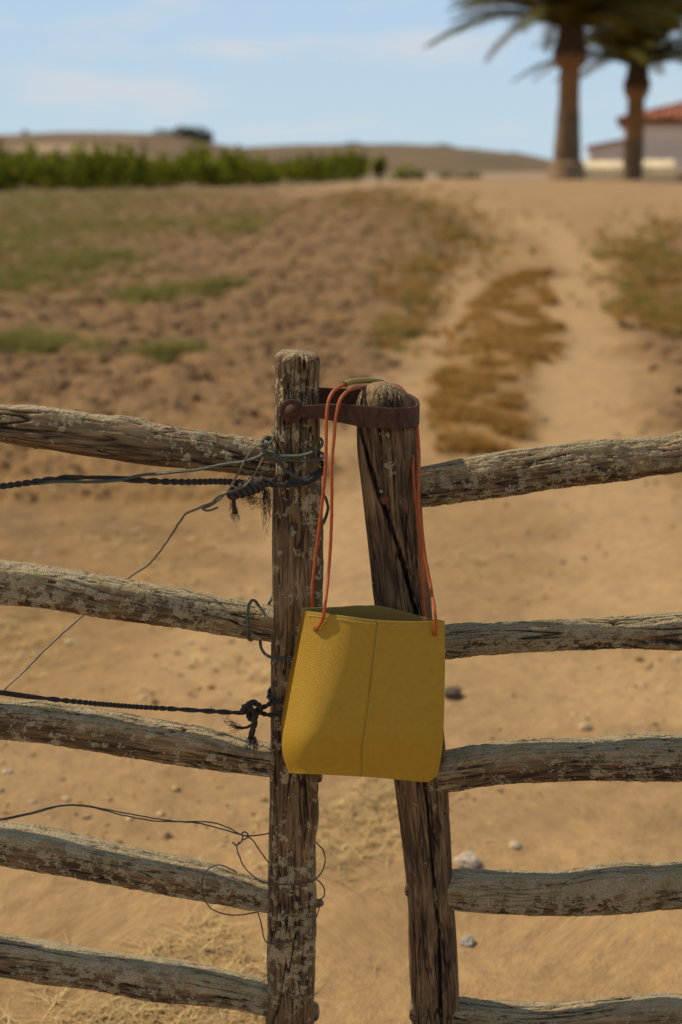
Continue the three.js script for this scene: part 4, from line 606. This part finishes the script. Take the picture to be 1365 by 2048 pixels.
bush(870, 962, 344, 366, 62, 'flattest grey green bush left of the nearer palm', [[0.14, 0.17, 0.05], [0.11, 0.14, 0.04]], 23, 500);
bush(1196, 1222, 314, 340, 56, 'small dark rounded bush against the lean-to', DG, 24, 500);
{
  const h = (D, py) => EYE + (330 - py) * D / F / 1.06;
  bush(285, 425, 254, 286, 208, 'wide dark clump of bushes on the crest of the left hill', DG, 25, 2600, h(208, 290));
  bush(32, 62, 257, 278, 208, 'tiny dark bush on the left hill near the picture edge', DG, 26, 400, h(208, 280));
}
{ // scrub along the second hill's crest
  const g = leafBall(5200, (r, v) => { const t = r(), px = lerp(480, 1105, t), ridge = [[480, 298], [520, 294], [600, 290], [700, 289], [800, 289], [860, 291], [940, 299], [1000, 305], [1060, 317], [1105, 330]]; let y = 300; for (let i = 1; i < ridge.length; i++) if (px <= ridge[i][0]) { y = lerp(ridge[i - 1][1], ridge[i][1], (px - ridge[i - 1][0]) / (ridge[i][0] - ridge[i - 1][0])); break; } const amp = sm(-0.25, 0.4, noise(px * 0.022, 3, 1)) * sm(520, 800, px); v.set((px - W / 2) / F * 286 / 1.03, EYE + (330 - y) * 286 / F / 1.06 - 0.25 + r() * r() * 1.0 * amp, DIST - 286 + r() * 5); }, 0.24, 31, [[0.06, 0.048, 0.024], [0.085, 0.055, 0.03], [0.05, 0.045, 0.02]]);
  stuff(mesh('scrub', g, leafM), 'dark low scrub along the crest of the far right hill', 'scrub');
}

// grass tufts, instanced: each tuft a spray of bent blades
function tuftGeo(n, len, wid, spread, seed) {
  const R = rng(seed), P = [], I = []; for (let i = 0; i < n; i++) { const a = R() * 6.283, l = len * (0.5 + 0.7 * R()), lean = spread * (0.3 + R()), bx = (R() - 0.5) * len * 0.5, bz = (R() - 0.5) * len * 0.5, cx = Math.cos(a), cz = Math.sin(a), k = P.length / 3; for (let s = 0; s <= 3; s++) { const t = s / 3, w = wid * (1 - t * 0.85), o = lean * l * t * t, y = l * t * (1 - 0.35 * lean * t); P.push(bx + cx * o - cz * w, y, bz + cz * o + cx * w, bx + cx * o + cz * w, y, bz + cz * o - cx * w); } for (let s = 0; s < 3; s++) { const q = k + s * 2; I.push(q, q + 1, q + 3, q, q + 3, q + 2); } }
  const g = new THREE.BufferGeometry(); g.setAttribute('position', new THREE.Float32BufferAttribute(P, 3)); g.setIndex(I); g.computeVertexNormals(); return g;
}
function scatter(name, geo, mat, n, seed, pick, cols, label, category) {
  const R = rng(seed), m4 = [], cc = [], o = new THREE.Object3D(), p = { x: 0, z: 0, s: 1 };
  for (let i = 0; i < n * 40 && m4.length < n; i++) { if (!pick(R, p)) continue; o.position.set(p.x, land(p.x, p.z) + (p.y ?? 0), p.z); o.rotation.set(p.tilt ? (R() - 0.5) * p.tilt : 0, R() * 6.283, p.tilt ? (R() - 0.5) * p.tilt : 0); const s = p.s; o.scale.set(s * (0.8 + 0.4 * R()), s * (p.flat ?? 1) * (0.8 + 0.4 * R()), s * (0.8 + 0.4 * R())); o.updateMatrix(); m4.push(o.matrix.clone()); const c = cols[Math.floor(R() * cols.length)], t = 0.75 + 0.5 * R(); cc.push(lin(c[0] * t, c[1] * t, c[2] * t)); }
  const im = new THREE.InstancedMesh(geo, mat, m4.length); im.name = numbered(name); m4.forEach((m, i) => { im.setMatrixAt(i, m); im.setColorAt(i, cc[i]); }); im.castShadow = im.receiveShadow = true; scene.add(im); return stuff(im, label, category);
}
const bladeM = new THREE.MeshPhysicalMaterial({ color: 0xffffff, roughness: 0.95, specularIntensity: 0.3, side: THREE.DoubleSide, transmission: 0.4, thickness: 0 });
const DRY = [[0.44, 0.225, 0.040], [0.52, 0.30, 0.075], [0.34, 0.165, 0.028], [0.33, 0.205, 0.045]], GRN = [[0.21, 0.205, 0.040], [0.28, 0.25, 0.055], [0.33, 0.25, 0.070], [0.16, 0.165, 0.034]], STRAW = [[0.58, 0.41, 0.18], [0.52, 0.35, 0.13], [0.44, 0.29, 0.12]];
const S0 = STRIP[0][0], S1 = STRIP[STRIP.length - 1][0];
scatter('dry_grass', tuftGeo(16, 0.085, 0.0028, 1.0, 3), bladeM, 2500, 11, (R, p) => { const D = lerp(S0, S1, R()), b = inBand(STRIP, D, 0); if (!b) return false; p.x = lerp(b[0] - 0.1, b[1] + 0.1, R()); p.z = DIST - D; const q = regions(p.x, p.z); p.s = 0.55 + 0.5 * R(); return q.strip > 0.15 + 0.8 * R() && fbm(p.x * 3, p.z * 2, 6, 2) > 0.02 + 0.5 * (R() - 0.5); }, DRY, 'ochre dry grass growing between the two wheel tracks', 'grass');
const patch = (list) => { const L = list.map(([px, py, rx, rd]) => { const c = onLand(px, py); return [c.x, c.z, rx * (DIST - c.z) / F, rd]; }); return (R, p) => { const [x, z, rx, rd] = L[Math.floor(R() * L.length)], g = () => { const a = R() + R() + R() - 1.5; return a * (0.5 + 0.7 * Math.abs(a)); }; p.x = x + g() * rx * 1.5; p.z = z + g() * rd * 1.3; p.s = 0.5 + 0.9 * R(); return fbm(p.x * 1.8, p.z * 1.8, 12, 2) > -0.25 + 0.5 * (R() - 0.5); }; };
const vp = patch([[870, 440, 90, 2.6], [800, 410, 90, 3.2], [900, 480, 50, 1.3], [840, 540, 60, 1.2], [700, 400, 90, 3.5], [820, 600, 40, 0.9], [790, 670, 40, 0.6]]);
scatter('dry_grass', tuftGeo(14, 0.10, 0.004, 1.1, 4), bladeM, 2300, 12, vp, DRY.concat(GRN.slice(1)), 'rusty dry grass along the left edge of the track near the crest', 'grass');
const vr = patch([[1340, 560, 90, 1.6], [1310, 620, 50, 1.0], [1400, 480, 90, 2.2], [1300, 520, 50, 1.2], [1370, 640, 50, 0.7]]);
scatter('dry_grass', tuftGeo(14, 0.10, 0.004, 1.1, 5), bladeM, 1700, 13, vr, DRY.concat(GRN), 'yellow green grass along the right edge of the track', 'grass');
const vg = patch([[40, 580, 110, 0.9], [40, 560, 130, 0.8], [200, 520, 60, 0.5], [215, 515, 50, 0.5], [120, 540, 120, 0.8], [30, 480, 120, 1.4], [200, 455, 160, 1.4], [150, 525, 60, 0.8], [60, 480, 110, 1.6], [440, 578, 34, 0.35], [350, 590, 50, 0.4], [280, 600, 50, 0.4], [330, 450, 120, 2.0], [60, 430, 160, 3], [150, 400, 180, 4], [40, 415, 160, 3], [230, 420, 170, 3], [90, 450, 150, 2], [40, 470, 140, 1.5], [350, 395, 120, 3], [60, 395, 150, 3], [200, 395, 150, 3], [470, 440, 80, 2], [80, 700, 80, 0.35], [30, 690, 60, 0.4], [340, 712, 40, 0.2], [480, 460, 60, 1.2], [20, 510, 90, 1.2]]);
scatter('green_grass', tuftGeo(14, 0.10, 0.004, 1.1, 6), bladeM, 10500, 14, vg, GRN, 'green grass and weeds patching the ploughed field on the left', 'grass');
const vs = patch([[400, 1900, 90, 0.10], [330, 1990, 180, 0.12], [250, 2030, 150, 0.08], [450, 1960, 60, 0.1], [720, 1650, 90, 0.16], [760, 1600, 60, 0.14], [690, 1700, 60, 0.1], [560, 1330, 120, 0.2], [60, 1330, 80, 0.25], [20, 1260, 70, 0.3], [930, 1130, 40, 0.25], [240, 1080, 130, 0.4], [370, 1100, 120, 0.4]]);
scatter('straw', tuftGeo(9, 0.055, 0.0013, 1.5, 7), new THREE.MeshStandardMaterial({ color: 0xffffff, roughness: 0.8, side: THREE.DoubleSide }), 1000, 15, (R, p) => { vs(R, p); p.s = 0.5 + 0.8 * R(); p.flat = 0.45; return true; }, STRAW, 'pale trampled straw lying on the bare soil behind the gate', 'straw');
// pebbles and clods
function stoneGeo(seed, det = 2) { const g = new THREE.IcosahedronGeometry(1, det), A = g.attributes.position; for (let i = 0; i < A.count; i++) { const x = A.getX(i), y = A.getY(i), z = A.getZ(i), k = 1 + 0.42 * noise(x * 1.3 + seed, y * 1.3, z * 1.3) + 0.16 * noise(x * 3.7, y * 3.7 + seed, z * 3.7); A.setXYZ(i, x * k, y * k * 0.62, z * k); } g.computeVertexNormals(); return g; }
const stoneM = new THREE.MeshStandardMaterial({ color: 0xffffff, roughness: 1 });
const wide = (R, p, d0, d1, pw = 1) => { const D = d0 * Math.pow(d1 / d0, Math.pow(R(), pw)); p.x = (R() * 2 - 1) * 0.30 * D; p.z = DIST - D; return D; };
scatter('gravel', stoneGeo(3), stoneM, 1600, 21, (R, p) => { const D = wide(R, p, 2.9, 11); const q = regions(p.x, p.z); p.s = 0.0030 + 0.010 * Math.pow(R(), 5) * (0.8 + D * 0.05); p.flat = 1; p.tilt = 1; return q.track > 0.4 && fbm(p.x * 1.2 + 3, p.z * 1.2, 5, 2) + 0.25 * (R() - 0.5) + 0.10 * sm(0, 0.6, p.x) > 0.02; }, [[0.42, 0.275, 0.13], [0.36, 0.22, 0.10], [0.47, 0.33, 0.17], [0.27, 0.165, 0.075], [0.38, 0.28, 0.17]], 'loose gravel strewn over the dirt behind the gate', 'gravel');
scatter('soil_clods', stoneGeo(8), stoneM, 15000, 22, (R, p) => { const D = wide(R, p, 4.4, 34, 0.8); const q = regions(p.x, p.z); p.s = (0.010 + 0.036 * Math.pow(R(), 3)) * (0.8 + D * 0.012) * lerp(0.3, 1, sm(5.5, 11, D)); p.tilt = 1.4; p.y = 0.02; return q.track < 0.04 + 0.55 * R() * R() && (D < 16 || p.x < 0.08 * D); }, [[0.225, 0.127, 0.056], [0.18, 0.098, 0.042], [0.29, 0.175, 0.082], [0.14, 0.075, 0.032]], 'brown clods covering the ploughed soil of the field', 'soil');
const STONES = [[934, 1886, 13, 'grey stone lying on the dirt just right of the leaning post', [0.36, 0.31, 0.26]], [1031, 1694, 11, 'pale rounded stone on the dirt above the fourth right rail', [0.55, 0.43, 0.28]], [935, 1730, 22, 'broad flat pinkish stone half hidden behind the fourth right rail', [0.46, 0.36, 0.27]], [905, 1392, 19, 'dark stone on the dirt just right of the yellow bag', [0.10, 0.07, 0.045]], [14, 1548, 10, 'small pale stone near the left edge below the third rail', [0.55, 0.42, 0.26]], [1170, 1458, 12, 'pale stone above the third right rail near the right side', [0.52, 0.37, 0.2]], [140, 1290, 11, 'pale stone on bare soil beside the slanting wire', [0.5, 0.38, 0.22]]];
STONES.forEach(([px, py, r, label, c], i) => { const p = onLand(px, py), s = r * Math.hypot(p.x, EYE, DIST - p.z) / F, g = stoneGeo(50 + i * 7, 4); g.scale(s, s, s); const m = mesh('stone', g, new THREE.MeshStandardMaterial({ ...speckleTex(c.map((v) => v * 0.75), c.map((v) => v * 1.15), 6, i), roughness: 1, bumpScale: 0.001 })); m.position.set(p.x, p.y + s * 0.25, p.z); m.rotation.y = i * 1.7; tag(m, label, 'stone', 'stones lying on the dirt track'); });

renderer.render(scene, camera);
